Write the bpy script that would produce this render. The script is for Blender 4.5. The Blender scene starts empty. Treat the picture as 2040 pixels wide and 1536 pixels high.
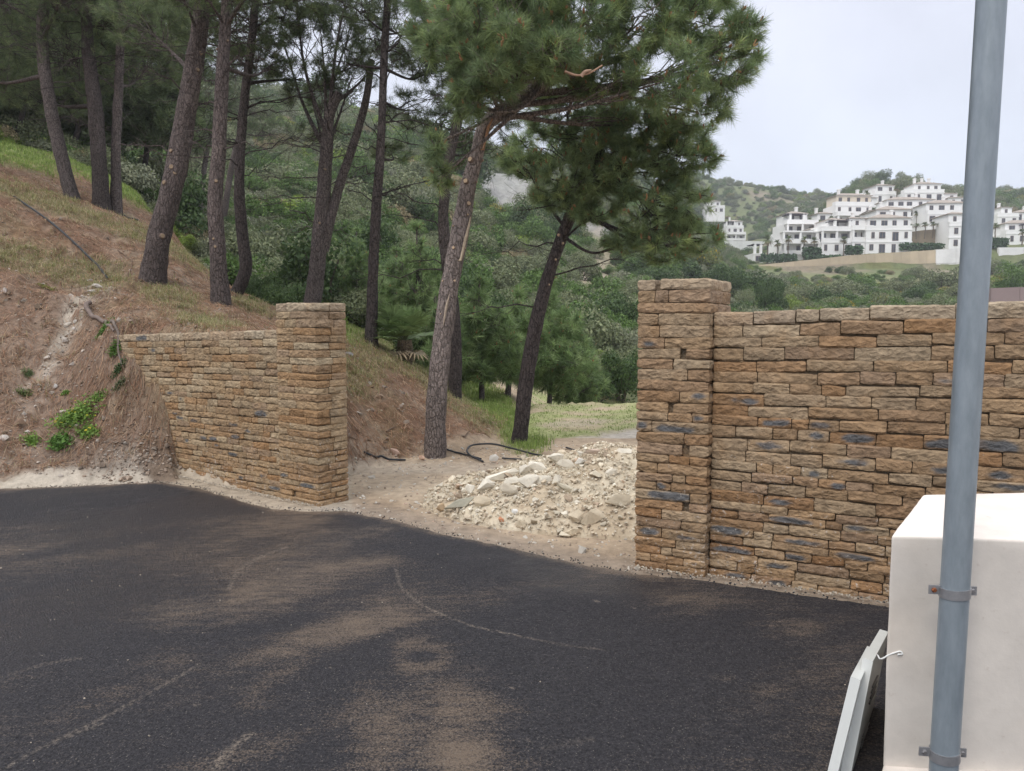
import bpy, math, random
import numpy as np
from mathutils import Vector
R = math.radians
RND = random.Random(7)
NP = np.random.default_rng(11)
SC = bpy.context.scene
DENOISE = True
COL = SC.collection

# ------------------------------------------------------------------ camera
F = 1480.0; CX = 1020.0; CY = 768.0; PITCH = R(4.2); H = 1.65
cam = bpy.data.cameras.new('camera'); cam_o = bpy.data.objects.new('camera', cam); COL.objects.link(cam_o)
cam.sensor_width = 36; cam.lens = F / 2040 * 36; cam.clip_start = 0.05; cam.clip_end = 3000
cam_o.location = (0, 0, H); cam_o.rotation_euler = (R(90) - PITCH, 0, 0)
SC.camera = cam_o
cp, sp_ = math.cos(PITCH), math.sin(PITCH)

# ------------------------------------------------------------------ world, sun, exposure
SUN_EL, SUN_ROT = 52, 215
w = bpy.data.worlds.new('World'); SC.world = w; w.use_nodes = True
nt = w.node_tree; nt.nodes.clear()
out = nt.nodes.new('ShaderNodeOutputWorld'); bg = nt.nodes.new('ShaderNodeBackground')
sky = nt.nodes.new('ShaderNodeTexSky'); sky.sky_type = 'NISHITA'; sky.sun_disc = False
sky.sun_elevation = R(SUN_EL); sky.sun_rotation = R(SUN_ROT); sky.dust_density = 3.0
tc = nt.nodes.new('ShaderNodeTexCoord'); sx = nt.nodes.new('ShaderNodeSeparateXYZ')
nt.links.new(tc.outputs['Generated'], sx.inputs[0])
ramp = nt.nodes.new('ShaderNodeValToRGB'); nt.links.new(sx.outputs['Z'], ramp.inputs['Fac'])
e = ramp.color_ramp.elements
e[0].position = 0.0; e[0].color = (6.3, 6.9, 8.0, 1)
e[1].position = 1.0; e[1].color = (17.5, 17.8, 18.6, 1)
m_ = e.new(0.2); m_.color = (6.6, 7.05, 8.1, 1)
m_ = e.new(0.42); m_.color = (6.9, 7.1, 8.2, 1); m_ = e.new(0.7); m_.color = (14.0, 14.3, 15.2, 1)
cl = nt.nodes.new('ShaderNodeTexNoise'); cl.inputs['Scale'].default_value = 3.0; cl.inputs['Detail'].default_value = 5
nt.links.new(tc.outputs['Generated'], cl.inputs['Vector'])
mr = nt.nodes.new('ShaderNodeMapRange'); mr.inputs['From Min'].default_value = .3; mr.inputs['From Max'].default_value = .7; mr.inputs['To Min'].default_value = 0.86; mr.inputs['To Max'].default_value = 1.10
nt.links.new(cl.outputs['Fac'], mr.inputs['Value'])
mul = nt.nodes.new('ShaderNodeVectorMath'); mul.operation = 'SCALE'
nt.links.new(ramp.outputs['Color'], mul.inputs[0]); nt.links.new(mr.outputs['Result'], mul.inputs['Scale'])
mixs = nt.nodes.new('ShaderNodeMix'); mixs.data_type = 'RGBA'; mixs.inputs['Factor'].default_value = 0.93
nt.links.new(sky.outputs['Color'], mixs.inputs['A']); nt.links.new(mul.outputs['Vector'], mixs.inputs['B'])
nt.links.new(mixs.outputs['Result'], bg.inputs['Color']); bg.inputs['Strength'].default_value = 0.115
nt.links.new(bg.outputs['Background'], out.inputs['Surface'])
sun = bpy.data.lights.new('sun', 'SUN'); sun.energy = 1.2; sun.angle = R(16); sun.color = (1.0, 0.96, 0.9)
so = bpy.data.objects.new('sun', sun); COL.objects.link(so)
# sun stands behind the camera, to its left, above thin cloud
az = R(SUN_ROT)
sd = Vector((math.sin(az) * math.cos(R(SUN_EL)), math.cos(az) * math.cos(R(SUN_EL)), math.sin(R(SUN_EL))))
so.rotation_euler = (-sd).to_track_quat('-Z', 'Y').to_euler()
vs = SC.view_settings; vs.view_transform = 'Standard'; vs.look = 'None'; vs.exposure = 0.24; vs.gamma = 1.0
SC.render.engine = 'CYCLES'; cy = SC.cycles
cy.use_denoising = DENOISE; cy.max_bounces = 7; cy.diffuse_bounces = 4; cy.glossy_bounces = 2
cy.transmission_bounces = 3; cy.transparent_max_bounces = 8; cy.volume_bounces = 0
cy.use_adaptive_sampling = True; cy.adaptive_threshold = 0.015

# ------------------------------------------------------------------ maths
def pt(px, py, Y):
    """world point at depth Y whose direction from the eye is that of (px,py)"""
    a = (px - CX) / F; b = (CY - py) / F
    dy = cp + b * sp_; dz = -sp_ + b * cp
    t = Y / dy
    return Vector((a * t, Y, H + dz * t))
def z_at(py, Y):
    b = (CY - py) / F
    return H + (-sp_ + b * cp) / (cp + b * sp_) * Y
def x_at(px, Y):   # at about ground height the small pitch term is ignored
    return (px - CX) / F * Y
def proj(P):
    P = np.asarray(P, float); X = P[..., 0]; Y = P[..., 1]; Z = P[..., 2] - H
    d = Y * cp - Z * sp_; u = Y * sp_ + Z * cp
    return CX + F * X / d, CY - F * u / d

_perm = np.random.default_rng(3).permutation(256); _perm = np.concatenate([_perm, _perm, _perm])
_g = np.random.default_rng(4).normal(size=(256, 3)); _g /= np.linalg.norm(_g, axis=1)[:, None]
def noise(p, s=1.0, seed=0):
    p = np.asarray(p, float) * s + seed * 17.31
    i = np.floor(p).astype(int); f = p - i; i &= 255
    u = f * f * f * (f * (f * 6 - 15) + 10)
    def gr(dx, dy, dz):
        h = _perm[_perm[_perm[(i[..., 0] + dx) & 255] + ((i[..., 1] + dy) & 255)] + ((i[..., 2] + dz) & 255)]
        g = _g[h]
        return g[..., 0] * (f[..., 0] - dx) + g[..., 1] * (f[..., 1] - dy) + g[..., 2] * (f[..., 2] - dz)
    def L(a, b, t): return a + (b - a) * t
    x0 = L(L(gr(0, 0, 0), gr(1, 0, 0), u[..., 0]), L(gr(0, 1, 0), gr(1, 1, 0), u[..., 0]), u[..., 1])
    x1 = L(L(gr(0, 0, 1), gr(1, 0, 1), u[..., 0]), L(gr(0, 1, 1), gr(1, 1, 1), u[..., 0]), u[..., 1])
    return L(x0, x1, u[..., 2])
def fbm(p, s=1.0, o=4, seed=0):
    r = 0; a = 1
    for k in range(o): r = r + a * noise(p, s * 2 ** k, seed + k); a *= 0.5
    return r
def sstep(a, b, x):
    t = np.clip((x - a) / (b - a), 0, 1); return t * t * (3 - 2 * t)
def mixc(a, b, t):
    t = np.asarray(t)[..., None]; return a * (1 - t) + np.asarray(b) * t

# ------------------------------------------------------------------ mesh helpers
class Acc:
    """collects vertices, triangles and quads with one colour per vertex"""
    def __init__(s): s.v = []; s.c = []; s.t = []; s.q = []; s.tm = []; s.qm = []; s.n = 0
    def add(s, v, c, tris=None, quads=None, mat=0):
        v = np.asarray(v, float).reshape(-1, 3); c = np.broadcast_to(np.asarray(c, float), v.shape)
        s.v.append(v); s.c.append(c)
        if tris is not None and len(tris): s.t.append(np.asarray(tris) + s.n); s.tm.append(np.full(len(tris), mat))
        if quads is not None and len(quads): s.q.append(np.asarray(quads) + s.n); s.qm.append(np.full(len(quads), mat))
        s.n += len(v)
    def grid(s, P, c, mat=0, closed=False):
        n, m = P.shape[:2]
        i = np.arange(n - 1)[:, None]; mm = m if closed else m - 1; j = np.arange(mm)[None, :]; j2 = (j + 1) % m
        q = np.stack([i * m + j, i * m + j2, (i + 1) * m + j2, (i + 1) * m + j], -1).reshape(-1, 4)
        c = np.asarray(c, float)
        s.add(P.reshape(-1, 3), c.reshape(-1, 3) if c.ndim == 3 else c, quads=q, mat=mat)
    def build(s, name, mats, parent=None, smooth=False):
        me = bpy.data.meshes.new(name)
        v = np.concatenate(s.v) if s.v else np.zeros((0, 3)); c = np.concatenate(s.c) if s.c else v
        t = np.concatenate(s.t) if s.t else np.zeros((0, 3), int); q = np.concatenate(s.q) if s.q else np.zeros((0, 4), int)
        mi = np.concatenate([*s.tm, *s.qm]) if (s.tm or s.qm) else np.zeros(0)
        me.vertices.add(len(v)); me.vertices.foreach_set('co', v.astype(np.float32).ravel())
        lv = np.concatenate([t.ravel(), q.ravel()]).astype(np.int32)
        me.loops.add(len(lv)); me.loops.foreach_set('vertex_index', lv)
        npoly = len(t) + len(q)
        st = np.concatenate([np.arange(len(t)) * 3, len(t) * 3 + np.arange(len(q)) * 4]).astype(np.int32)
        me.polygons.add(npoly); me.polygons.foreach_set('loop_start', st)
        me.polygons.foreach_set('material_index', mi.astype(np.int32))
        me.polygons.foreach_set('use_smooth', np.full(npoly, bool(smooth)))
        at = me.color_attributes.new('Col', 'FLOAT_COLOR', 'POINT')
        at.data.foreach_set('color', np.concatenate([c, np.ones((len(c), 1))], 1).astype(np.float32).ravel())
        me.update(calc_edges=True)
        for m in (mats if isinstance(mats, (list, tuple)) else [mats]): me.materials.append(m)
        o = bpy.data.objects.new(name, me); COL.objects.link(o)
        if parent: o.parent = parent
        return o
def tag(o, label=None, cat=None, group=None, kind=None):
    if label: o['label'] = label
    if cat: o['category'] = cat
    if group: o['group'] = group
    if kind: o['kind'] = kind
    return o
def empty(name, label, cat, group=None, loc=(0, 0, 0)):
    o = bpy.data.objects.new(name, None); COL.objects.link(o); o.location = loc; o.empty_display_size = .2
    return tag(o, label, cat, group)
def tube_grid(path, rad, sides=10):
    P = np.asarray(path, float); n = len(P); rad = np.broadcast_to(np.asarray(rad, float), (n,))
    T = np.gradient(P, axis=0); T /= np.linalg.norm(T, axis=1)[:, None] + 1e-9
    up = np.array([0, 0, 1.]) if abs(T[0, 2]) < .9 else np.array([0, 1., 0])
    N = np.zeros_like(P); a = np.cross(T[0], up); N[0] = a / np.linalg.norm(a)
    for k in range(1, n):
        a = N[k - 1] - T[k] * (N[k - 1] @ T[k]); N[k] = a / (np.linalg.norm(a) + 1e-9)
    B = np.cross(T, N); th = np.linspace(0, 2 * np.pi, sides, endpoint=False)
    return P[:, None] + rad[:, None, None] * (np.cos(th)[None, :, None] * N[:, None] + np.sin(th)[None, :, None] * B[:, None])
def cap(acc, ring, c, mat=0, flip=False):
    n = len(ring); v = np.vstack([ring, ring.mean(0)])
    t = [(k, (k + 1) % n, n) if not flip else ((k + 1) % n, k, n) for k in range(n)]
    acc.add(v, c, tris=t, mat=mat)
def box(acc, c, size, col, rz=0, mat=0):
    x, y, z = [s / 2 for s in size]
    v = np.array([(-x, -y, -z), (x, -y, -z), (x, y, -z), (-x, y, -z), (-x, -y, z), (x, -y, z), (x, y, z), (-x, y, z)])
    ca, sa = math.cos(rz), math.sin(rz)
    v = np.stack([v[:, 0] * ca - v[:, 1] * sa, v[:, 0] * sa + v[:, 1] * ca, v[:, 2]], 1) + np.asarray(c, float)
    acc.add(v, col, quads=[(0, 3, 2, 1), (4, 5, 6, 7), (0, 1, 5, 4), (1, 2, 6, 5), (2, 3, 7, 6), (3, 0, 4, 7)], mat=mat)
def spline(pts, n):
    P = np.asarray(pts, float); d = np.r_[0, np.cumsum(np.linalg.norm(np.diff(P, axis=0), axis=1))]
    t = np.linspace(0, d[-1], n)
    if len(P) < 3: return np.stack([np.interp(t, d, P[:, k]) for k in range(P.shape[1])], 1)
    # catmull-rom style through finite-difference tangents
    M = np.gradient(P, d, axis=0)
    i = np.clip(np.searchsorted(d, t, 'right') - 1, 0, len(P) - 2); h = (d[i + 1] - d[i])[:, None]; s = (t - d[i])[:, None] / h
    return ((2 * s**3 - 3 * s**2 + 1) * P[i] + (s**3 - 2 * s**2 + s) * h * M[i] + (-2 * s**3 + 3 * s**2) * P[i + 1] + (s**3 - s**2) * h * M[i + 1])

# ------------------------------------------------------------------ materials
def mat_base(name):
    m = bpy.data.materials.new(name); m.use_nodes = True; t = m.node_tree
    return m, t, t.nodes['Principled BSDF'], t.nodes.new, t.links.new
def vc_mat(name, rough=.85, var=.25, vscale=8, detail=6, bump=.3, bscale=30, bdist=.01, spec=.3, hue=None, voro=None, metal=0, transl=0, rvar=0):
    """surface whose own colour is the vertex colour, broken up by fine noise"""
    m, t, b, N, L = mat_base(name)
    a = N('ShaderNodeAttribute'); a.attribute_name = 'Col'
    g = N('ShaderNodeNewGeometry')
    tcn = N('ShaderNodeTexCoord')
    n1 = N('ShaderNodeTexNoise'); n1.inputs['Scale'].default_value = vscale; n1.inputs['Detail'].default_value = detail; n1.inputs['Roughness'].default_value = .65
    L(g.outputs['Position'], n1.inputs['Vector'])
    r = N('ShaderNodeMapRange'); r.inputs['From Min'].default_value = .25; r.inputs['From Max'].default_value = .75
    r.inputs['To Min'].default_value = 1 - var; r.inputs['To Max'].default_value = 1 + var
    L(n1.outputs['Fac'], r.inputs['Value'])
    s = N('ShaderNodeVectorMath'); s.operation = 'SCALE'; L(a.outputs['Color'], s.inputs[0]); L(r.outputs['Result'], s.inputs['Scale'])
    L(s.outputs['Vector'], b.inputs['Base Color'])
    b.inputs['Roughness'].default_value = rough; b.inputs['Specular IOR Level'].default_value = spec; b.inputs['Metallic'].default_value = metal
    if rvar:
        rr = N('ShaderNodeMapRange'); rr.inputs['To Min'].default_value = rough - rvar; rr.inputs['To Max'].default_value = min(1, rough + rvar)
        L(n1.outputs['Fac'], rr.inputs['Value']); L(rr.outputs['Result'], b.inputs['Roughness'])
    if bump:
        n2 = N('ShaderNodeTexNoise'); n2.inputs['Scale'].default_value = bscale; n2.inputs['Detail'].default_value = 8; n2.inputs['Roughness'].default_value = .7
        L(g.outputs['Position'], n2.inputs['Vector'])
        bp = N('ShaderNodeBump'); bp.inputs['Strength'].default_value = bump; bp.inputs['Distance'].default_value = bdist
        L(n2.outputs['Fac'], bp.inputs['Height']); L(bp.outputs['Normal'], b.inputs['Normal'])
    if transl:
        o = t.nodes['Material Output']; tr = N('ShaderNodeBsdfTranslucent'); mx = N('ShaderNodeMixShader'); mx.inputs[0].default_value = transl
        L(s.outputs['Vector'], tr.inputs['Color']); L(b.outputs[0], mx.inputs[1]); L(tr.outputs[0], mx.inputs[2]); L(mx.outputs[0], o.inputs['Surface'])
    return m
M_soil = vc_mat('soil', .95, .35, 9, 8, .8, 26, .03)
M_hill = vc_mat('hill_soil', .95, .35, .6, 8, .5, 3, .2)
M_rock = vc_mat('rock', .9, .22, 7, 8, .6, 40, .012)
M_wood = vc_mat('wood', .85, .3, 25, 5, .5, 60, .006)
M_leaf = vc_mat('leaf', .6, .25, 3, 3, 0, transl=.25, spec=.25)
M_needle = vc_mat('needle', .55, .25, 5, 3, 0, transl=.42, spec=.3)
M_grass = vc_mat('grass_blade', .7, .25, 3, 3, 0, transl=.3, spec=.2)
M_plaster = vc_mat('white_plaster', .9, .05, .5, 6, .1, 3, .02)
M_black = vc_mat('black_plastic', .45, .15, 20, 3, .1, 50, .002)
M_metal = vc_mat('painted_metal', .45, .06, 12, 5, .08, 60, .002, spec=.5)

# bark: long dark fissures between lighter scaly plates
def bark_mat():
    m, t, b, N, L = mat_base('pine_bark')
    a = N('ShaderNodeAttribute'); a.attribute_name = 'Col'; g = N('ShaderNodeNewGeometry')
    mp = N('ShaderNodeMapping'); mp.inputs['Scale'].default_value = (1, 1, .32); L(g.outputs['Position'], mp.inputs['Vector'])
    nz = N('ShaderNodeTexNoise'); nz.inputs['Scale'].default_value = 9; nz.inputs['Detail'].default_value = 4; L(mp.outputs[0], nz.inputs['Vector'])
    ad = N('ShaderNodeMix'); ad.data_type = 'RGBA'; ad.blend_type = 'LINEAR_LIGHT'; ad.inputs['Factor'].default_value = .06
    L(mp.outputs[0], ad.inputs['A']); L(nz.outputs['Color'], ad.inputs['B'])
    vo = N('ShaderNodeTexVoronoi'); vo.feature = 'DISTANCE_TO_EDGE'; vo.inputs['Scale'].default_value = 24; L(ad.outputs['Result'], vo.inputs['Vector'])
    r = N('ShaderNodeMapRange'); r.inputs['From Max'].default_value = .12; r.inputs['To Min'].default_value = .45; r.inputs['To Max'].default_value = 1.12; L(vo.outputs['Distance'], r.inputs['Value'])
    n2 = N('ShaderNodeTexNoise'); n2.inputs['Scale'].default_value = 45; n2.inputs['Detail'].default_value = 6; L(g.outputs['Position'], n2.inputs['Vector'])
    r2 = N('ShaderNodeMapRange'); r2.inputs['From Min'].default_value = .25; r2.inputs['From Max'].default_value = .75; r2.inputs['To Min'].default_value = .6; r2.inputs['To Max'].default_value = 1.4; L(n2.outputs['Fac'], r2.inputs['Value'])
    mu = N('ShaderNodeMath'); mu.operation = 'MULTIPLY'; L(r.outputs[0], mu.inputs[0]); L(r2.outputs[0], mu.inputs[1])
    s = N('ShaderNodeVectorMath'); s.operation = 'SCALE'; L(a.outputs['Color'], s.inputs[0]); L(mu.outputs[0], s.inputs['Scale'])
    L(s.outputs[0], b.inputs['Base Color']); b.inputs['Roughness'].default_value = .9; b.inputs['Specular IOR Level'].default_value = .2
    bp = N('ShaderNodeBump'); bp.inputs['Strength'].default_value = .9; bp.inputs['Distance'].default_value = .02; L(mu.outputs[0], bp.inputs['Height']); L(bp.outputs[0], b.inputs['Normal'])
    return m
M_bark = bark_mat()

# wall stone: vertex colour + grain + lime bloom specks (more near the foot)
def stone_mat():
    m, t, b, N, L = mat_base('wall_stone')
    a = N('ShaderNodeAttribute'); a.attribute_name = 'Col'; g = N('ShaderNodeNewGeometry')
    n1 = N('ShaderNodeTexNoise'); n1.inputs['Scale'].default_value = 16; n1.inputs['Detail'].default_value = 9; n1.inputs['Roughness'].default_value = .7; L(g.outputs['Position'], n1.inputs['Vector'])
    r = N('ShaderNodeMapRange'); r.inputs['From Min'].default_value = .3; r.inputs['From Max'].default_value = .7; r.inputs['To Min'].default_value = .6; r.inputs['To Max'].default_value = 1.3; L(n1.outputs['Fac'], r.inputs['Value'])
    s = N('ShaderNodeVectorMath'); s.operation = 'SCALE'; L(a.outputs['Color'], s.inputs[0]); L(r.outputs[0], s.inputs['Scale'])
    # rusty veins
    n3 = N('ShaderNodeTexNoise'); n3.inputs['Scale'].default_value = 7; n3.inputs['Detail'].default_value = 5; L(g.outputs['Position'], n3.inputs['Vector'])
    r3 = N('ShaderNodeMapRange'); r3.inputs['From Min'].default_value = .54; r3.inputs['From Max'].default_value = .72; r3.inputs['To Max'].default_value = .3; L(n3.outputs['Fac'], r3.inputs['Value'])
    mx0 = N('ShaderNodeMix'); mx0.data_type = 'RGBA'; L(r3.outputs[0], mx0.inputs['Factor']); L(s.outputs[0], mx0.inputs['A']); mx0.inputs['B'].default_value = (.30, .17, .075, 1)
    n2 = N('ShaderNodeTexNoise'); n2.inputs['Scale'].default_value = 38; n2.inputs['Detail'].default_value = 8; n2.inputs['Roughness'].default_value = .75; L(g.outputs['Position'], n2.inputs['Vector'])
    sp = N('ShaderNodeSeparateXYZ'); L(g.outputs['Position'], sp.inputs[0])
    th = N('ShaderNodeMapRange'); th.inputs['From Min'].default_value = .1; th.inputs['From Max'].default_value = 1.5; th.inputs['To Min'].default_value = .575; th.inputs['To Max'].default_value = .68; L(sp.outputs['Z'], th.inputs['Value'])
    n4 = N('ShaderNodeTexNoise'); n4.inputs['Scale'].default_value = 2.6; n4.inputs['Detail'].default_value = 3; L(g.outputs['Position'], n4.inputs['Vector'])
    su = N('ShaderNodeMath'); su.operation = 'SUBTRACT'; L(n2.outputs['Fac'], su.inputs[0]); L(th.outputs[0], su.inputs[1])
    ml = N('ShaderNodeMath'); ml.operation = 'MULTIPLY_ADD'; L(n4.outputs['Fac'], ml.inputs[0]); ml.inputs[1].default_value = .22; ml.inputs[2].default_value = -.11
    ad = N('ShaderNodeMath'); L(su.outputs[0], ad.inputs[0]); L(ml.outputs[0], ad.inputs[1])
    r4 = N('ShaderNodeMapRange'); r4.inputs['From Max'].default_value = .05; r4.inputs['To Max'].default_value = .75; L(ad.outputs[0], r4.inputs['Value'])
    mx = N('ShaderNodeMix'); mx.data_type = 'RGBA'; L(r4.outputs[0], mx.inputs['Factor']); L(mx0.outputs['Result'], mx.inputs['A']); mx.inputs['B'].default_value = (.50, .45, .40, 1)
    L(mx.outputs['Result'], b.inputs['Base Color']); b.inputs['Roughness'].default_value = .88; b.inputs['Specular IOR Level'].default_value = .3
    vo = N('ShaderNodeTexVoronoi'); vo.feature = 'F1'; vo.distance = 'CHEBYCHEV'; vo.inputs['Scale'].default_value = 22; mpv = N('ShaderNodeMapping'); mpv.inputs['Rotation'].default_value = (.4, .3, .6); mpv.inputs['Scale'].default_value = (1, 1, 1.6); L(g.outputs['Position'], mpv.inputs['Vector'])
    dv = N('ShaderNodeMix'); dv.data_type = 'RGBA'; dv.blend_type = 'LINEAR_LIGHT'; dv.inputs['Factor'].default_value = .05; L(mpv.outputs[0], dv.inputs['A']); L(n3.outputs['Color'], dv.inputs['B']); L(dv.outputs['Result'], vo.inputs['Vector'])
    hh = N('ShaderNodeMath'); hh.operation = 'MULTIPLY_ADD'; L(vo.outputs['Distance'], hh.inputs[0]); hh.inputs[1].default_value = .9; L(n1.outputs['Fac'], hh.inputs[2])
    bp = N('ShaderNodeBump'); bp.inputs['Strength'].default_value = .85; bp.inputs['Distance'].default_value = .018; L(hh.outputs[0], bp.inputs['Height']); L(bp.outputs[0], b.inputs['Normal'])
    return m
M_stone = stone_mat()
# ------------------------------------------------------------------ terrain: height table (column px, list of (depth, py)) ; ('z', v) gives a height
Z = lambda v: ('z', v)
PROF = {
 -900: [(6,Z(0)),(7,Z(.2)),(8,Z(1.3)),(10,Z(2.9)),(14,Z(5.2)),(20,Z(8)),(30,Z(11)),(45,Z(15)),(80,Z(26)),(160,Z(50)),(300,Z(60)),(560,Z(60))],
 -300: [(7,Z(0)),(7.4,Z(.15)),(8.2,Z(.9)),(10,Z(2.5)),(14,Z(4.8)),(20,Z(7.5)),(30,Z(10.5)),(45,Z(14)),(80,Z(26)),(160,Z(52)),(300,Z(62)),(560,Z(60))],
 0: [(7.75,Z(0)),(7.95,955),(8.25,905),(8.9,800),(9.6,700),(10.4,600),(11,545),(12.2,510),(13.5,450),(15,390),(17,348),(19.5,340),(24,300),(28,280),(34,300),(50,260),(80,200),(150,125),(220,105),(300,130),(560,300)],
 130: [(8,Z(0)),(8.12,950),(8.45,895),(9.2,790),(10,690),(10.8,600),(11.4,565),(12.5,530),(14,465),(16,410),(17.5,393),(20,372),(24,340),(28,311),(34,330),(50,300),(80,230),(150,150),(220,130),(300,160),(560,330)],
 230: [(8.1,Z(0)),(8.22,945),(8.55,875),(9.0,760),(9.3,675),(9.7,645),(10.3,615),(11.2,585),(12,560),(14,495),(17,430),(20,400),(24,372),(28,350),(33,365),(50,330),(80,260),(150,170),(220,150),(300,180),(560,350)],
 285: [(8.15,Z(0)),(8.25,940),(8.5,880),(8.85,800),(9.02,700),(9.4,650),(10,622),(11,585),(12,555),(14,500),(17,455),(20,428),(24,402),(27,385),(31,410),(50,370),(80,290),(150,195),(220,170),(300,200),(560,360)],
 330: [(8.2,Z(0)),(8.42,Z(.22)),(8.56,Z(.45)),(8.8,700),(9.0,655),(9.5,642),(10.5,611),(12,570),(14,520),(17,475),(20,452),(23,440),(26,456),(33,456),(45,415),(80,320),(150,213),(220,185),(300,216),(560,368)],
 345: [(8.6,Z(0)),(8.8,700),(8.98,655),(9.5,640),(10.5,610),(12,572),(14,525),(17,480),(20,458),(23,450),(26,470),(33,470),(45,430),(80,330),(150,220),(220,190),(300,220),(560,370)],
 430: [(8.1,Z(0)),(8.3,675),(9,657),(10,640),(11.5,608),(13,575),(15,555),(16.5,550),(18,575),(21,590),(25,580),(32,540),(45,480),(80,370),(150,240),(220,200),(300,230),(560,380)],
 540: [(7.6,Z(0)),(7.85,690),(9,670),(10,660),(11.5,640),(13,615),(14,608),(15.5,625),(18,640),(22,630),(28,600),(40,520),(60,430),(100,320),(160,235),(230,200),(320,240),(560,380)],
 620: [(7.7,Z(0)),(8.1,740),(9,700),(10.5,670),(12,650),(13.5,640),(15,650),(18,650),(22,640),(28,610),(40,530),(60,440),(100,330),(160,250),(230,225),(320,260),(560,385)],
 690: [(8.6,Z(.0)),(9,885),(9.6,830),(10.3,770),(11.2,715),(12.2,670),(13.2,652),(14.5,662),(17,675),(21,665),(28,620),(40,530),(60,440),(100,335),(160,255),(230,235),(320,280),(560,388)],
 760: [(9.1,Z(0)),(9.45,893),(10.2,832),(11,770),(12,722),(13,695),(14,688),(15.5,695),(18,695),(24,670),(32,610),(45,530),(70,430),(110,350),(170,270),(230,255),(320,300),(560,390)],
 860: [(9.7,Z(0)),(10.1,888),(10.8,848),(11.6,800),(12.5,765),(13.4,750),(14.5,760),(17,765),(22,740),(30,650),(45,560),(70,460),(110,370),(165,300),(220,285),(320,320),(560,392)],
 940: [(10.5,Z(0)),(11,862),(11.8,830),(12.6,812),(13.5,815),(16,810),(20,785),(28,720),(42,620),(65,530),(100,440),(150,340),(200,305),(300,350),(560,394)],
 1020: [(11.2,Z(0)),(11.8,862),(12.5,850),(14,Z(.03)),(17,800),(20,785),(26,765),(36,700),(55,600),(85,500),(120,430),(155,360),(190,335),(300,380),(560,396)],
 1100: [(12,Z(0)),(16.5,Z(0)),(17.5,Z(-.2)),(22,Z(-1)),(30,750),(40,690),(60,600),(90,520),(130,430),(165,375),(200,350),(300,400),(560,398)],
 1260: [(15.6,Z(0)),(16.6,Z(0)),(18,Z(-.5)),(24,Z(-2)),(32,770),(42,700),(60,630),(90,560),(130,480),(180,410),(230,380),(330,385),(420,360),(560,380)],
 1400: [(16,Z(0)),(18,Z(-1)),(28,Z(-4)),(40,745),(60,680),(90,620),(120,560),(150,525),(185,515),(220,510),(300,505),(336,500),(342,481),(362,478),(400,425),(440,358),(560,375)],
 1480: [(16,Z(0)),(18,Z(-1)),(28,Z(-4)),(50,Z(-5)),(75,635),(110,585),(150,560),(170,540),(200,525),(230,518),(300,508),(336,500),(342,481),(362,478),(400,430),(430,370),(560,390)],
 1560: [(16,Z(0)),(18,Z(-1)),(28,Z(-4)),(50,Z(-5)),(75,640),(110,600),(160,560),(178,545),(184,541),(187,524),(230,508),(300,488),(350,465),(400,415),(430,386),(560,400)],
 1700: [(16,Z(0)),(18,Z(-1)),(28,Z(-4)),(50,Z(-4)),(75,645),(110,610),(150,570),(180,541),(184.5,538),(187,509),(200,498),(215,490),(240,440),(265,400),(290,378),(330,375),(400,398),(560,420)],
 1800: [(16,Z(0)),(18,Z(-1)),(28,Z(-4)),(50,Z(-4)),(75,645),(110,610),(150,570),(184.5,537),(187,503),(200,492),(215,470),(240,420),(265,385),(285,370),(330,385),(400,400),(560,420)],
 1910: [(16,Z(0)),(18,Z(-1)),(28,Z(-4)),(50,Z(-4)),(75,645),(110,610),(150,570),(184.5,537),(187,500),(200,491),(215,470),(240,440),(265,410),(300,393),(400,388),(430,386),(560,400)],
 2040: [(16,Z(0)),(18,Z(-1)),(28,Z(-4)),(50,Z(-4)),(60,640),(90,600),(150,560),(184.5,530),(187,492),(200,486),(240,460),(280,430),(330,405),(400,388),(430,382),(560,400)],
 2500: [(16,Z(0)),(18,Z(-1)),(28,Z(-4)),(50,Z(-4)),(90,600),(150,560),(184.5,540),(187,500),(250,450),(400,370),(560,380)],
 3100: [(16,Z(0)),(18,Z(-1)),(28,Z(-4)),(50,Z(-4)),(90,600),(150,560),(184.5,540),(187,500),(250,450),(400,370),(560,380)],
}
NPX, NY = 501, 620
PXS = np.linspace(-900, 3100, NPX); YS = np.exp(np.linspace(math.log(2.2), math.log(560), NY))
cols = sorted(PROF); tab = np.zeros((len(cols), NY))
for i, c in enumerate(cols):
    Yk = [2.0] + [p[0] for p in PROF[c]]; zk = [0.0] + [p[1][1] if isinstance(p[1], tuple) else z_at(p[1], p[0]) for p in PROF[c]]
    tab[i] = np.interp(YS, Yk, zk)
# the toe of the bank moves from column to column, so blend columns on a shared toe-relative depth
toe = np.array([PROF[c][0][0] if c < 1050 else 16.0 for c in cols])
tab2 = np.zeros((NPX, NY))
for j, px in enumerate(PXS):
    i = min(max(np.searchsorted(cols, px, 'right') - 1, 0), len(cols) - 2)
    t = (px - cols[i]) / (cols[i + 1] - cols[i]); T = toe[i] * (1 - t) + toe[i + 1] * t
    near = np.clip(1 - (YS - 16) / 10, 0, 1) if px < 1060 else 0 * YS
    za = np.interp(YS + (toe[i] - T) * near, YS, tab[i]); zb = np.interp(YS + (toe[i + 1] - T) * near, YS, tab[i + 1])
    tab2[j] = za * (1 - t) + zb * t
k = np.array([1, 2, 1.]); k /= k.sum()
for _ in range(2):
    p = np.pad(tab2, ((1, 1), (0, 0)), 'edge'); tab2 = k[0] * p[:-2] + k[1] * p[1:-1] + k[2] * p[2:]
TX = (PXS[:, None] - CX) / F * YS[None]; TY = np.broadcast_to(YS, TX.shape)
P3 = np.stack([TX, TY, 0 * TX], -1)
slope = np.abs(np.gradient(tab2, axis=1) / np.gradient(YS)[None])
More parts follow.
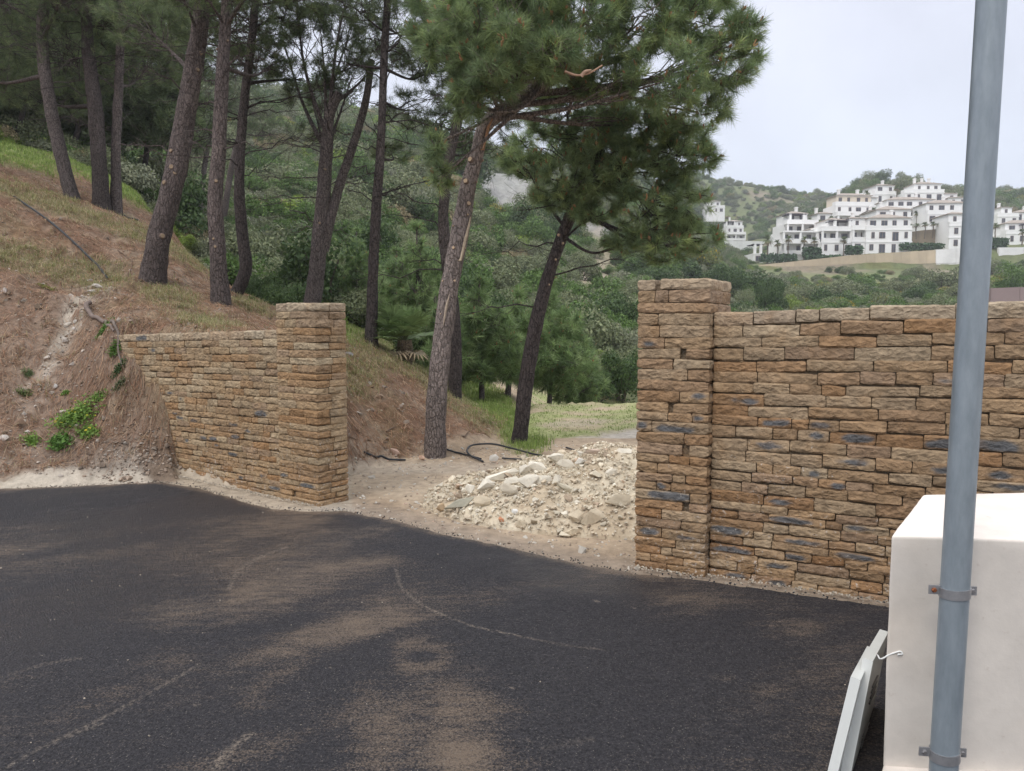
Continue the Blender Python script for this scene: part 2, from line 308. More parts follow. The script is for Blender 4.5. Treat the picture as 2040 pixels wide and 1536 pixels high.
rough = sstep(.02, .25, slope) * sstep(7, 8.3, TY)
ZT = tab2 + rough * (.16 * fbm(P3, .9, 3, 2) + .11 * fbm(P3, 3.2, 4, 5) * (TY < 40) + .065 * np.abs(fbm(P3, 8, 3, 6)) * (TY < 22)) + (TY > 22) * sstep(22, 60, TY) * .9 * fbm(P3, .06, 4, 9)
ZT = ZT + .012 * fbm(P3, 2.2, 4, 20) * (TY < 20)
ZT[:, YS < 7.6] -= 0.0
def ground(x, y):
    """terrain height at world x, y (vectorised)"""
    x = np.asarray(x, float); y = np.asarray(y, float)
    px = CX + x / y * F
    a = np.clip((px - PXS[0]) / (PXS[1] - PXS[0]), 0, NPX - 1.001); b = np.clip((np.log(y) - math.log(2.2)) / (math.log(560 / 2.2)) * (NY - 1), 0, NY - 1.001)
    i = a.astype(int); j = b.astype(int); fa = a - i; fb = b - j
    return (ZT[i, j] * (1 - fa) + ZT[i + 1, j] * fa) * (1 - fb) + (ZT[i, j + 1] * (1 - fa) + ZT[i + 1, j + 1] * fa) * fb
def hit(px, py, ymin=2.3, ymax=550):
    """first terrain point seen along the ray through (px,py)"""
    Y = np.exp(np.linspace(math.log(ymin), math.log(ymax), 3000))
    d = pt(px, py, 1.0); dx = d.x; dz = d.z - H
    below = (H + dz * Y) <= ground(dx * Y, Y)
    k = int(np.argmax(below)) if below.any() else len(Y) - 1
    return Vector((dx * Y[k], Y[k], float(ground(dx * Y[k], Y[k]))))

# soil colours, laid down as patches on the real surface
SPX, SPY = proj(np.stack([TX, TY, ZT], -1))
FB1 = fbm(P3, 1.3, 4, 31) + .9 * fbm(P3, 6, 3, 37)
def blob(px, py, rx, ry, rot=0, soft=.5, Y0=0, Y1=1e9):
    c, s = math.cos(R(rot)), math.sin(R(rot)); dx = SPX - px; dy = SPY - py
    u = (dx * c + dy * s) / rx; v = (-dx * s + dy * c) / ry
    d = np.sqrt(u * u + v * v) + .45 * FB1
    return (1 - sstep(1 - soft, 1 + soft, d)) * ((TY > Y0) & (TY < Y1))
N1 = fbm(P3, 1.2, 5, 40); N2 = fbm(P3, 4.5, 4, 50); N3 = fbm(P3, .35, 4, 60)
litter = np.array([.185, .108, .068]); soil = np.array([.27, .195, .14]); pale = np.array([.40, .345, .28]); dryg = np.array([.19, .17, .085]); green = np.array([.105, .15, .03]); dirt = np.array([.39, .30, .21])
C = np.broadcast_to(dirt, TX.shape + (3,)).copy()
C = mixc(C, [.31, .23, .155], sstep(-.1, .45, N1)); C = mixc(C, [.42, .34, .25], sstep(.12, .5, N3) * .7)
bankm = sstep(.03, .13, tab2) * (TX < .5 + .0 * TY) * (TY < 32)
fieldm = ((SPX > 1040) & (TY > 11.5) & (TY < 30)).astype(float)
b_ = mixc(np.broadcast_to(litter, C.shape), soil, sstep(-.2, .4, N1 + .4 * N2)); b_ = mixc(b_, [.33, .285, .22], sstep(.12, .5, fbm(P3, 2.1, 5, 44)) * .45); b_ = mixc(b_, [.16, .15, .06], sstep(.05, .45, fbm(P3, .8, 4, 47)) * .28); b_ = mixc(b_, [.11, .072, .048], sstep(.1, .5, fbm(P3, 5, 4, 48)) * .5); C = mixc(C, b_, bankm)
GRN = np.zeros_like(TX); DRY = np.zeros_like(TX); LIT = bankm.copy(); PAL = np.zeros_like(TX)
def put(m, col, which=None, gain=1.0):
    global C
    C = mixc(C, col, np.clip(m * .85, 0, 1))
    if which is not None: np.maximum(which, m * gain, out=which)
# pale stony soil, lower left bank and the washed gully
for a in [(100, 680, 160, 150, 0), (60, 800, 120, 110, 0), (200, 890, 180, 60, 0), (280, 900, 60, 60, 0), (230, 700, 50, 120, -25)]: put(blob(*a, Y0=7.5, Y1=13) * .75, [.215, .155, .115])
for a in [(150, 620, 22, 60, 25), (190, 575, 28, 16, 0), (110, 700, 16, 90, 28), (60, 790, 20, 50, 45), (120, 930, 160, 14, 0), (260, 915, 60, 22, 0), (30, 880, 50, 16, 20)]: put(blob(*a, soft=.6, Y0=7.5, Y1=13) * sstep(-.35, .35, N2 + .5 * N1), pale, PAL)
put(blob(700, 930, 400, 14, 0, Y0=8, Y1=12) * .7, [.36, .31, .25], PAL)
# dry and green grass bands
for a in [(60, 520, 130, 26, 20), (190, 545, 60, 22, 10), (330, 590, 60, 20, 12), (400, 640, 60, 16, 8), (500, 610, 40, 12, 20), (60, 395, 140, 14, 20), (150, 420, 150, 14, 22), (330, 490, 90, 14, 30), (770, 700, 90, 26, 32), (720, 735, 45, 60, 20), (570, 590, 60, 18, 25), (900, 800, 90, 16, 35)]: put(blob(*a, Y0=8.2, Y1=24) * .8, dryg, DRY)
for a in [(60, 310, 160, 26, 12), (250, 370, 110, 24, 25), (370, 420, 70, 30, 45), (230, 355, 160, 14, 25), (400, 440, 50, 16, 40), (790, 690, 60, 16, 35), (700, 640, 60, 40, 20), (960, 790, 90, 26, 38), (1045, 865, 45, 32, 20), (850, 700, 80, 30, 30)]: put(blob(*a, Y0=9, Y1=34) * 1.0, np.array([.15, .20, .04]), GRN)
for a in [(130, 330, 60, 10, 30), (180, 365, 70, 10, 25), (30, 360, 60, 12, 15)]: put(blob(*a, Y0=16, Y1=34), litter * 1.0)
# field behind the gate
fg = fieldm * (1 - .95 * blob(1240, 874, 120, 18, -6, .4)) * (1 - .6 * blob(1150, 850, 60, 7, -4, .4))
put(fg * sstep(-.45, .25, N1 + .1) * .9, [.26, .30, .11], GRN, .9); put(fieldm * blob(1240, 872, 120, 14, -6, .4), [.44, .40, .345])
GRN *= 1 - .9 * fieldm * blob(1240, 874, 120, 18, -6, .4)
put(fieldm * blob(1150, 842, 70, 6, -4) * .7, [.36, .30, .23])
# damp strip along the road edge and bright dust under the left wall
EDGE = [(-400, 985), (0, 975), (150, 970), (320, 962), (400, 974), (470, 996), (540, 1014), (600, 1020), (690, 1019), (780, 1038), (880, 1064), (1000, 1090), (1100, 1113), (1180, 1130), (1265, 1143), (1413, 1160), (1560, 1181), (1768, 1212)]
ex = np.array([a[0] for a in EDGE]); ey = np.array([a[1] for a in EDGE])
dpy = np.interp(SPX, ex, ey) - SPY
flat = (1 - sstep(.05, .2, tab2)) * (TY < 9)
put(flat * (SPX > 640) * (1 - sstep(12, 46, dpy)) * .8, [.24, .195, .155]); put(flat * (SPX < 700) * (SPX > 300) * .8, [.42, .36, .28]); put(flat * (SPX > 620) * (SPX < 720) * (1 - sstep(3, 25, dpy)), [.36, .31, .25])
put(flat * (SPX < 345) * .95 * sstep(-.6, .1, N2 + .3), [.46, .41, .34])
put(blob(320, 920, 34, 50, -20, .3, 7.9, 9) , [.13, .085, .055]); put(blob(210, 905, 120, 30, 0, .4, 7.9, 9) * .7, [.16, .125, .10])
# hillsides
hill = sstep(22, 32, TY)
hc = mixc(np.broadcast_to(np.array([.12, .14, .06]), C.shape), [.21, .175, .125], sstep(.05, .4, fbm(P3, .05, 5, 70))); hc = mixc(hc, [.13, .13, .05], sstep(.1, .4, fbm(P3, .12, 4, 75)))
C = mixc(C, hc, hill)
RK = np.maximum(blob(1005, 378, 62, 38, 15, .3, 60, 400), blob(1200, 460, 60, 14, 20, .4, 60, 300)); put(RK, [.30, .295, .285])
ES = blob(1190, 530, 50, 60, 10, .5, 40, 200); put(ES * .8, [.27, .22, .165]); put(blob(1000, 520, 60, 40, 30, .5, 30, 200) * .5, [.24, .2, .15])
LG = blob(1750, 560, 260, 14, 0, .5, 60, 180); put(LG * .7, [.17, .19, .075])
ZT2 = ZT + RK * (3.2 * np.abs(fbm(P3, .25, 4, 80)) + 1.0 * fbm(P3 , .9, 3, 84))
GP = np.stack([TX, TY, ZT2 - .012], -1)
# split the sheet into named grounds by face
reg = np.zeros(TX.shape, int)                     # 0 dirt, 1 bank, 2 field, 3 hillside
reg[(bankm > .5)] = 1; reg[fieldm > .5] = 2; reg[TY > 24] = 3; reg[TY > 230] = 4
def sub_mesh(name, rid, mat):
    i = np.arange(NPX - 1)[:, None]; j = np.arange(NY - 1)[None]
    q = np.stack([i * NY + j, (i + 1) * NY + j, (i + 1) * NY + j + 1, i * NY + j + 1], -1).reshape(-1, 4)
    q = q[reg[:-1, :-1].ravel() == rid]; used, inv = np.unique(q, return_inverse=True)
    a = Acc(); a.add(GP.reshape(-1, 3)[used], C.reshape(-1, 3)[used], quads=inv.reshape(-1, 4)); return tag(a.build(name, mat, smooth=True), kind='structure')
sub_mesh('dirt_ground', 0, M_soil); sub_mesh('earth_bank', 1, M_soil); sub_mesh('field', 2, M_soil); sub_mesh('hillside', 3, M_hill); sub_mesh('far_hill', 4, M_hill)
a = Acc(); a.add([(-900, -300, -.08), (900, -300, -.08), (900, 2.9, -.08), (-900, 2.9, -.08)], dirt, quads=[(0, 1, 2, 3)])
tag(a.build('ground', M_soil), kind='structure')

# ------------------------------------------------------------------ asphalt road
def asphalt_mat():
    m, t, b, N, L = mat_base('fresh_asphalt')
    a = N('ShaderNodeAttribute'); a.attribute_name = 'Col'; g = N('ShaderNodeNewGeometry'); sep = N('ShaderNodeSeparateColor'); L(a.outputs['Color'], sep.inputs[0])
    vo = N('ShaderNodeTexVoronoi'); vo.inputs['Scale'].default_value = 95; L(g.outputs['Position'], vo.inputs['Vector'])
    n = N('ShaderNodeTexNoise'); n.inputs['Scale'].default_value = 70; n.inputs['Detail'].default_value = 8; n.inputs['Roughness'].default_value = .8; L(g.outputs['Position'], n.inputs['Vector'])
    n2 = N('ShaderNodeTexNoise'); n2.inputs['Scale'].default_value = 150; n2.inputs['Detail'].default_value = 3; L(g.outputs['Position'], n2.inputs['Vector'])
    base = N('ShaderNodeMix'); base.data_type = 'RGBA'; r0 = N('ShaderNodeMapRange'); r0.inputs['From Min'].default_value = .38; r0.inputs['From Max'].default_value = .64; L(n.outputs['Fac'], r0.inputs['Value'])
    L(r0.outputs[0], base.inputs['Factor']); base.inputs['A'].default_value = (.006, .006, .008, 1); base.inputs['B'].default_value = (.046, .043, .047, 1)
    # dust caught in the texture: red channel = amount, needs grain to show through
    th = N('ShaderNodeMath'); th.operation = 'SUBTRACT'; th.inputs[0].default_value = .92; L(sep.outputs[0], th.inputs[1])
    sm = N('ShaderNodeMath'); sm.operation = 'ADD'; L(n.outputs['Fac'], sm.inputs[0]); L(n2.outputs['Fac'], sm.inputs[1])
    h = N('ShaderNodeMath'); h.operation = 'MULTIPLY'; L(sm.outputs[0], h.inputs[0]); h.inputs[1].default_value = 1.15
    mp = N('ShaderNodeMapping'); mp.inputs['Rotation'].default_value = (0, 0, -.55); mp.inputs['Scale'].default_value = (.8, 5, 1); L(g.outputs['Position'], mp.inputs['Vector'])
    ns = N('ShaderNodeTexNoise'); ns.inputs['Scale'].default_value = 4.5; ns.inputs['Detail'].default_value = 9; ns.inputs['Roughness'].default_value = .72; L(mp.outputs[0], ns.inputs['Vector'])
    h2 = N('ShaderNodeMath'); h2.operation = 'MULTIPLY_ADD'; L(ns.outputs['Fac'], h2.inputs[0]); h2.inputs[1].default_value = .9; h2.inputs[2].default_value = -1.0; h3 = N('ShaderNodeMath'); L(h2.outputs[0], h3.inputs[0]); L(h.outputs[0], h3.inputs[1]); h = h3
    df = N('ShaderNodeMath'); df.operation = 'SUBTRACT'; L(h.outputs[0], df.inputs[0]); L(th.outputs[0], df.inputs[1])
    r1 = N('ShaderNodeMapRange'); r1.inputs['From Min'].default_value = -.06; r1.inputs['From Max'].default_value = .36; r1.inputs['To Max'].default_value = .62; L(df.outputs[0], r1.inputs['Value'])
    mx = N('ShaderNodeMix'); mx.data_type = 'RGBA'; L(r1.outputs[0], mx.inputs['Factor']); L(base.outputs['Result'], mx.inputs['A']); mx.inputs['B'].default_value = (.20, .148, .105, 1)
    # scattered pale grit
    r2 = N('ShaderNodeMapRange'); r2.inputs['From Min'].default_value = .66; r2.inputs['From Max'].default_value = .73; r2.inputs['To Max'].default_value = .8; L(n2.outputs['Fac'], r2.inputs['Value'])
    mx2 = N('ShaderNodeMix'); mx2.data_type = 'RGBA'; L(r2.outputs[0], mx2.inputs['Factor']); L(mx.outputs['Result'], mx2.inputs['A']); mx2.inputs['B'].default_value = (.16, .145, .13, 1)
    # green channel = damp, blue = pale scuff
    v2 = N('ShaderNodeTexVoronoi'); v2.inputs['Scale'].default_value = 120; L(g.outputs['Position'], v2.inputs['Vector']); s2 = N('ShaderNodeSeparateColor'); L(v2.outputs['Color'], s2.inputs[0])
    gt = N('ShaderNodeMath'); gt.operation = 'GREATER_THAN'; L(s2.outputs[0], gt.inputs[0]); gt.inputs[1].default_value = .9; lt = N('ShaderNodeMath'); lt.operation = 'LESS_THAN'; L(v2.outputs['Distance'], lt.inputs[0]); lt.inputs[1].default_value = .33
    gl = N('ShaderNodeMath'); gl.operation = 'MULTIPLY'; L(gt.outputs[0], gl.inputs[0]); L(lt.outputs[0], gl.inputs[1]); gl2 = N('ShaderNodeMath'); gl2.operation = 'MULTIPLY'; L(gl.outputs[0], gl2.inputs[0]); L(s2.outputs[1], gl2.inputs[1])
    mxg = N('ShaderNodeMix'); mxg.data_type = 'RGBA'; L(gl2.outputs[0], mxg.inputs['Factor']); L(mx2.outputs['Result'], mxg.inputs['A']); mxg.inputs['B'].default_value = (.15, .135, .12, 1)
    nf = N('ShaderNodeTexNoise'); nf.inputs['Scale'].default_value = 13; nf.inputs['Detail'].default_value = 9; nf.inputs['Roughness'].default_value = .78; L(mp.outputs[0], nf.inputs['Vector'])
    rf_ = N('ShaderNodeMapRange'); rf_.inputs['From Min'].default_value = .665; rf_.inputs['From Max'].default_value = .72; rf_.inputs['To Max'].default_value = .75; L(nf.outputs['Fac'], rf_.inputs['Value'])
    mxf = N('ShaderNodeMix'); mxf.data_type = 'RGBA'; L(rf_.outputs[0], mxf.inputs['Factor']); L(mxg.outputs['Result'], mxf.inputs['A']); mxf.inputs['B'].default_value = (.22, .185, .15, 1); mx2 = mxf
    rs = N('ShaderNodeMapRange'); rs.inputs['From Min'].default_value = .44; rs.inputs['From Max'].default_value = .60; L(n.outputs['Fac'], rs.inputs['Value']); sc3 = N('ShaderNodeMath'); sc3.operation = 'MULTIPLY'; L(rs.outputs[0], sc3.inputs[0]); L(sep.outputs[2], sc3.inputs[1])
    mx3 = N('ShaderNodeMix'); mx3.data_type = 'RGBA'; L(sc3.outputs[0], mx3.inputs['Factor']); L(mx2.outputs['Result'], mx3.inputs['A']); mx3.inputs['B'].default_value = (.33, .27, .21, 1)
    L(mx3.outputs['Result'], b.inputs['Base Color'])
    rg = N('ShaderNodeMapRange'); rg.inputs['To Min'].default_value = .7; rg.inputs['To Max'].default_value = .38; L(sep.outputs[1], rg.inputs['Value']); L(rg.outputs[0], b.inputs['Roughness'])
    b.inputs['Specular IOR Level'].default_value = .22
    bs = N('ShaderNodeMath'); bs.operation = 'MULTIPLY_ADD'; L(vo.outputs['Distance'], bs.inputs[0]); bs.inputs[1].default_value = -.8; L(n.outputs['Fac'], bs.inputs[2])
    bp = N('ShaderNodeBump'); bp.inputs['Strength'].default_value = .8; bp.inputs['Distance'].default_value = .008; L(bs.outputs[0], bp.inputs['Height']); L(bp.outputs[0], b.inputs['Normal'])
    return m
M_asph = asphalt_mat()
def gpx(px, py, z=0.0):
    d = pt(px, py, 1.0); t = (z - H) / (d.z - H); return np.array([d.x * t, t, z])
eX = []; eY = []
for a_ in EDGE: g_ = gpx(*a_); eX.append(g_[0]); eY.append(g_[1])
eX = [-16] + eX + [7]; eY = [6.9] + eY + [1.9]
xs = np.r_[np.arange(-15, -6.5, .2), np.arange(-6.5, 2.7, .018), np.arange(2.7, 6.5, .15)]; nr = 420
tt = np.r_[np.linspace(0, .6, 30)[:-1], np.linspace(.6, 1, nr - 29)]
ed = np.interp(xs, eX, eY); xe = np.stack([xs, 0 * xs, 0 * xs], 1); ed = ed + .05 * fbm(xe, 2.5, 3, 3) + .025 * fbm(xe, 14, 3, 8)
AX = np.broadcast_to(xs[:, None], (len(xs), nr)); AY = -6 + (ed[:, None] + 6) * tt[None]
q3 = np.stack([AX, AY, 0 * AX], -1)
AZ = .018 + .006 * fbm(q3, .8, 3, 1) + .0025 * fbm(q3, 16, 2, 6)
AZ = AZ - .035 * sstep(-.05, .0, AY - ed[:, None])
apx, apy = proj(np.stack([AX, np.maximum(AY, .4), AZ], -1))
dust = .215 + .26 * fbm(q3, .45, 4, 11)
st3 = np.stack([AX * .8 + AY * .6, (AY * .8 - AX * .6) * 5, 0 * AX], -1)   # sweeps of dust drawn out by tyres
dust = dust + .26 * fbm(st3, .6, 5, 21) + .10 * fbm(q3, 5, 4, 22)
FQ = fbm(q3, 2.2, 5, 33) + .5 * fbm(st3, 3, 3, 34)
def ab(px, py, rx, ry, rot=0, soft=.6):
    c, s = math.cos(R(rot)), math.sin(R(rot)); dx = apx - px; dy = apy - py; u = (dx * c + dy * s) / rx; v = (-dx * s + dy * c) / ry
    return (1 - sstep(1 - soft, 1 + soft, np.sqrt(u * u + v * v) + .45 * FQ)) * (AY > .8)
for a_, k_ in [((560, 1110, 220, 60, 0), .30), ((700, 1180, 190, 55, -8), .34), ((420, 1220, 150, 30, -5), .3), ((640, 1270, 160, 30, -12), .38), ((840, 1300, 60, 34, 0), .6), ((920, 1440, 90, 90, 0), .42), ((760, 1460, 90, 60, -30), .42), ((560, 1370, 90, 30, -20), .45), ((330, 1310, 90, 20, -15), .35), ((430, 1520, 200, 30, -20), .35), ((980, 1530, 120, 40, 0), .4), ((500, 1050, 150, 22, 0), .2), ((1590, 1250, 60, 16, 5), .3), ((1440, 1350, 30, 8, 0), .5), ((1350, 1190, 200, 10, 5), .15)]:
    dust = dust + .62 * k_ * ab(*a_)
for a_, k_ in [((1200, 1300, 260, 100, 0), .30), ((150, 1010, 300, 26, 0), .26), ((120, 1290, 160, 40, -8), .3), ((260, 1060, 200, 30, 0), .1), ((1100, 1480, 120, 60, 0), .2), ((1350, 1420, 220, 140, 0), .2), ((480, 1240, 240, 26, -5), .0), ((840, 1306, 34, 14, 0), .35), ((650, 1340, 120, 26, -25), .25)]:
    dust = dust - k_ * ab(*a_)
FQ9 = fbm(q3, 12, 3, 77)
def stroke(pts, wid, seed=0):
    P = spline([gpx(*p)[:2] for p in pts], 60); d = np.full(AX.shape, 9.)
    for p in P: d = np.minimum(d, (AX - p[0])**2 + (AY - p[1])**2)
    return 1 - sstep(.4, 1.3, np.sqrt(d) / wid + .5 * fbm(q3, 9, 3, 77 + seed))
scuff = np.zeros_like(AX)
for pts, wd, k_ in [([(790, 1140), (800, 1175), (850, 1215), (930, 1250), (1060, 1280)], .012, .55), ([(1060, 1280), (1120, 1292), (1200, 1302)], .01, .35), ([(110, 1485), (230, 1425), (330, 1370), (400, 1330)], .010, .5), ([(455, 1180), (480, 1140), (530, 1110), (570, 1095)], .018, .4), ([(430, 1536), (460, 1500), (500, 1470)], .02, .5), ([(0, 1545), (80, 1500), (200, 1450)], .012, .4), ([(20, 1350), (90, 1330), (160, 1318)], .012, .35), ([(1080, 1500), (1180, 1480)], .012, .2), ([(700, 1440), (820, 1380), (860, 1350)], .014, .15)]:
    scuff = np.maximum(scuff, k_ * stroke(pts, wd, len(pts)))
scuff = scuff + .8 * sstep(.62, .72, fbm(q3, 9, 3, 90) + .25 * fbm(q3, 1, 3, 91))
edge_d = ed[:, None] - AY
dust = dust + .5 * (1 - sstep(.0, .22, edge_d + .06 * fbm(q3, 6, 3, 92))) * (AX < 1.0) 
damp = sstep(.0, .5, fbm(q3, .5, 3, 95) + .55 * ab(520, 1090, 560, 130, 0) + .3 * ab(150, 1300, 200, 60, 0))
a = Acc(); a.grid(np.stack([AX, AY, AZ], -1).transpose(1, 0, 2)[::-1], np.stack([np.clip(dust, 0, 1), np.clip(damp, 0, 1), np.clip(scuff, 0, 1)], -1).transpose(1, 0, 2)[::-1])
road = a.build('asphalt_road', M_asph, smooth=True); tag(road, kind='structure')
# ------------------------------------------------------------------ stone walls
TONES = np.array([(.30, .215, .125), (.29, .20, .112), (.32, .24, .145), (.275, .188, .108), (.33, .25, .155), (.295, .19, .10), (.28, .20, .125), (.35, .275, .175), (.275, .17, .085), (.31, .235, .145), (.30, .21, .12), (.31, .22, .125)]) * [1.0, .97, 1.0]
def stone(acc, O, U, V, lu, lv, h, seed, zb=None, res=.028, bu=(0, 0), bv=(1, 0), top=False, dark=.0, low=0.5, tone=None):
    """one hewn block: O = front-lower-left corner, U along the face, V into the wall. bu/bv = which ends bulge"""
    r = np.random.default_rng(seed)
    col = TONES[r.integers(len(TONES))] * r.uniform(.88, 1.12) if tone is None else np.array(tone) * r.uniform(.9, 1.1)
    if low < 0: col = mixc(col, col * [.97, .88, .79], -low)
    if low > .8: col = mixc(col, [.42, .35, .26], .5)
    isd = r.random() < dark
    nu, nv, nh = max(4, int(lu / res)), max(3, int(min(lv, .3) / .05)), max(5, int(h / (res * .55)))
    pl = [(r.normal(0, .011), r.normal(0, .008), r.uniform(.004, .022)) for _ in range(4)]
    pl2 = [(r.normal(0, .011), r.normal(0, .008), r.uniform(.004, .016)) for _ in range(3)]
    skew = r.normal(0, .0022, 4); amp = r.uniform(.6, 1.25); dc = (r.uniform(-.4, .4), r.uniform(-.3, .3), r.uniform(.45, .9))
    def f(a, b, c):      # a along U, b up, c depth, each -1..1
        base = .5 * (1 + a) * lu; dep = .5 * (1 + c) * lv; hh = .5 * (1 + b) * h
        ea, eb, ec = np.abs(a) ** 16, np.abs(b) ** 12, np.abs(c) ** 14
        base = base - a * .005 * (eb + ec) * .5; hh = hh - b * .003 * (ea + ec) * .5; dep = dep - c * .006 * (ea + eb) * .5
        hh = hh + skew[0] * a + skew[1] * a * b
        bul = np.maximum(np.min([p[0] * a + p[1] * b + p[2] for p in pl], 0), -.002) * amp * .5; bul2 = np.min([p[0] * c + p[1] * b + p[2] for p in pl2], 0)
        fr = np.clip(-c, 0, 1) ** 4; bk = np.clip(c, 0, 1) ** 4; le = np.clip(-a, 0, 1) ** 6; ri = np.clip(a, 0, 1) ** 6
        fd = (1 - eb) * (1 - ea * .6); fe = (1 - eb) * (1 - ec * .6)
        dep = dep - bul * fr * bv[0] * fd + bul * bk * bv[1] * fd; base = base - bul2 * le * bu[0] * fe + bul2 * ri * bu[1] * fe
        P = O + U * base[..., None] + V * dep[..., None]; P = P + np.array([0, 0, 1.]) * hh[..., None]
        n = np.stack([noise(P, 22, 1), noise(P, 22, 2), noise(P, 22, 3)], -1) * .0055 + np.stack([noise(P, 48, 4), noise(P, 48, 5), noise(P, 48, 6)], -1) * .0035
        return P + n
    def patch(fa, n, m, flip):
        s, t = np.meshgrid(np.linspace(-1, 1, n + 1), np.linspace(-1, 1, m + 1), indexing='ij')
        a, b, c = fa(s, t); P = f(a, b, c)
        cc = np.broadcast_to(col, P.shape).copy()
        if isd:
            d = np.sqrt((a * 1.0 - dc[0])**2 / 1.0 + (b - dc[1])**2 / .9) + .5 * noise(P, 14, 9)
            cc = mixc(cc, [.105, .108, .112], (1 - sstep(dc[2] - .15, dc[2] + .15, d)) * (c < 0) * .95)
        if flip: P = P[::-1]; cc = cc[::-1]
        acc.grid(P, cc)
    o = lambda x: np.ones_like(x)
    patch(lambda s, t: (s, t, -o(s)), nu, nh, False); patch(lambda s, t: (s, t, o(s)), nu, nh, True)
    patch(lambda s, t: (-o(s), t, s), nv, nh, True); patch(lambda s, t: (o(s), t, s), nv, nh, False)
    patch(lambda s, t: (s, o(s), t), nu, nv, True); patch(lambda s, t: (s, -o(s), t), nu, nv, False)
def heights(n, rr):
    h = rr.uniform(.85, 1.15, n) + np.linspace(-.1, .22, n); return np.r_[0, np.cumsum(h)] / h.sum()
def courses(P0, U, length, V, depth, z0a, z0b, z1a, z1b, hs, acc, seed, res, lmin, lmax, dark, ends, core, backleaf=True, capcol=True):
    """leaf of stone from P0 along U; the courses run between a foot line (z0a..z0b) and a top line (z1a..z1b)"""
    rr = np.random.default_rng(seed); n = len(hs) - 1
    for k in range(n):
        s = 0.0
        big = 1.25 if k > n * .62 else 1.0
        while s < length - 1e-6:
            l = rr.uniform(lmin, lmax) * big * (1 if rr.random() > .15 else .6)
            if length - s - l < lmin * .7: l = length - s
            sm = (s + l / 2) / length
            za, zb, zc, zd = [np.interp(sm, [0, 1], v) for v in ((z0a, z0b), (z1a, z1b), (0, 0), (0, 0))]
            wob = .006 * math.sin(s * 5 + k * 1.7)
            lo = za + (zb - za) * hs[k] + wob * (k > 0); hi = za + (zb - za) * hs[k + 1] + wob * (k < n - 1)
            g = rr.uniform(-.002, .003); dk = dark * 1.25 if k < n * .62 else dark * .12
            stone(acc, P0 + U * (s + g / 2) + np.array([0, 0, lo + g / 2]) + V * rr.uniform(-.004, .006), U, V, l - g, depth, hi - lo - g, int(rr.integers(1 << 30)), res=res,
                  bu=(1 if s < 1e-6 and ends[0] else 0, 1 if s + l > length - 1e-6 and ends[1] else 0), bv=(1, 0), dark=dk, low=.9 if (k == n - 1) else -float(np.clip(1.15 - 1.3 * k / n, 0, 1)) * rr.uniform(.3, 1))
            s += l
def block_col(P0, U, lu, V, lv, z0, z1, hs, acc, seed, res, dark, zs=(0, 0, 0, 0)):
    """free-standing pier: each course is cut into blocks that all reach a face"""
    rr = np.random.default_rng(seed); n = len(hs) - 1
    for k in range(n):
        lo = z0 + (z1 - z0) * hs[k]; hi = z0 + (z1 - z0) * hs[k + 1]; g = .0005; dk = dark if k < n * .65 else dark * .1
        fr = rr.uniform(.4, .6) * lv
        if k % 2: cuts = [(0, fr), (fr, lv)]
        else: fr = lv * rr.uniform(.35, .65); cuts = [(0, fr), (fr, lv)]
        for ci, (va, vb) in enumerate(cuts):
            m = 1 + int(rr.random() < .85) + int(rr.random() < .45); e = np.r_[0, np.sort(rr.uniform(.22, .78, m - 1)), 1] * lu
            for q in range(m):
                if e[q + 1] - e[q] < .05: continue
                stone(acc, P0 + U * (e[q] + g / 2) + V * (va + g / 2) + np.array([0, 0, lo + g / 2]), U, V, e[q + 1] - e[q] - g, vb - va - g, hi - lo - g, int(rr.integers(1 << 30)), res=res,
                      bu=(int(q == 0), int(q == m - 1)), bv=(int(ci == 0), int(ci == 1)), dark=dk, low=.9 if k == n - 1 else -float(np.clip(1.15 - 1.3 * k / n, 0, 1)) * rr.uniform(.3, 1))
mort = (.16, .12, .08)
def slab_core(acc, P0, U, lu, V, lv, z0, z1a, z1b=None, inset=.03):
    z1b = z1a if z1b is None else z1b
    a_, b_ = P0 + U * inset + V * inset, P0 + U * (lu - inset) + V * inset; c_, d_ = b_ + V * (lv - 2 * inset), a_ + V * (lv - 2 * inset)
    v = [(*p[:2], z0) for p in (a_, b_, c_, d_)] + [(*p[:2], z - inset) for p, z in zip((a_, b_, c_, d_), (z1a, z1b, z1b, z1a))]
    acc.add(v, mort, quads=[(0, 3, 2, 1), (4, 5, 6, 7), (0, 1, 5, 4), (1, 2, 6, 5), (2, 3, 7, 6), (3, 0, 4, 7)])
def n2(a): a = np.array(a, float); return a / np.linalg.norm(a)
# right wall and its gate pier
Ur = n2((.88, -.475, 0)); Vr = np.array([.475, .88, 0]) / np.hypot(.475, .88)
Pr = np.array([1.306, 4.91, 0])
wr = empty('stone_wall', 'long brown stone wall running out of the picture behind the steel pole and white block', 'wall', 'dry-look stone walls either side of the gateway', Pr)
A = Acc(); hs = heights(26, np.random.default_rng(5))
block_col(Pr - Ur * .50, Ur, .50, Vr, .62, -.02, 2.0, heights(29, np.random.default_rng(6)), A, 61, .02, .16)
slab_core(A, Pr - Ur * .50, Ur, .50, Vr, .62, -.05, 2.0); o = A.build('pier', M_stone, wr, False); o.matrix_parent_inverse = wr.matrix_world.inverted(); 
A = Acc(); P0 = Pr + Ur * .004 + Vr * .075; Lr = 3.6
zt = lambda t: 1.775 + .035 * t
courses(P0, Ur, Lr, Vr, .16, -.03, -.06, 1.772, 1.87, hs, A, 62, .02, .15, .36, .17, (0, 1), None)
courses(P0 + Vr * .32 + Ur * Lr, -Ur, Lr, -Vr, .155, -.06, -.03, 1.87, 1.772, heights(22, np.random.default_rng(9)), A, 63, .07, .18, .42, .15, (0, 0), None)
slab_core(A, P0, Ur, Lr, Vr, .32, -.05, 1.772, 1.87); o = A.build('wall_panel', M_stone, wr, False)
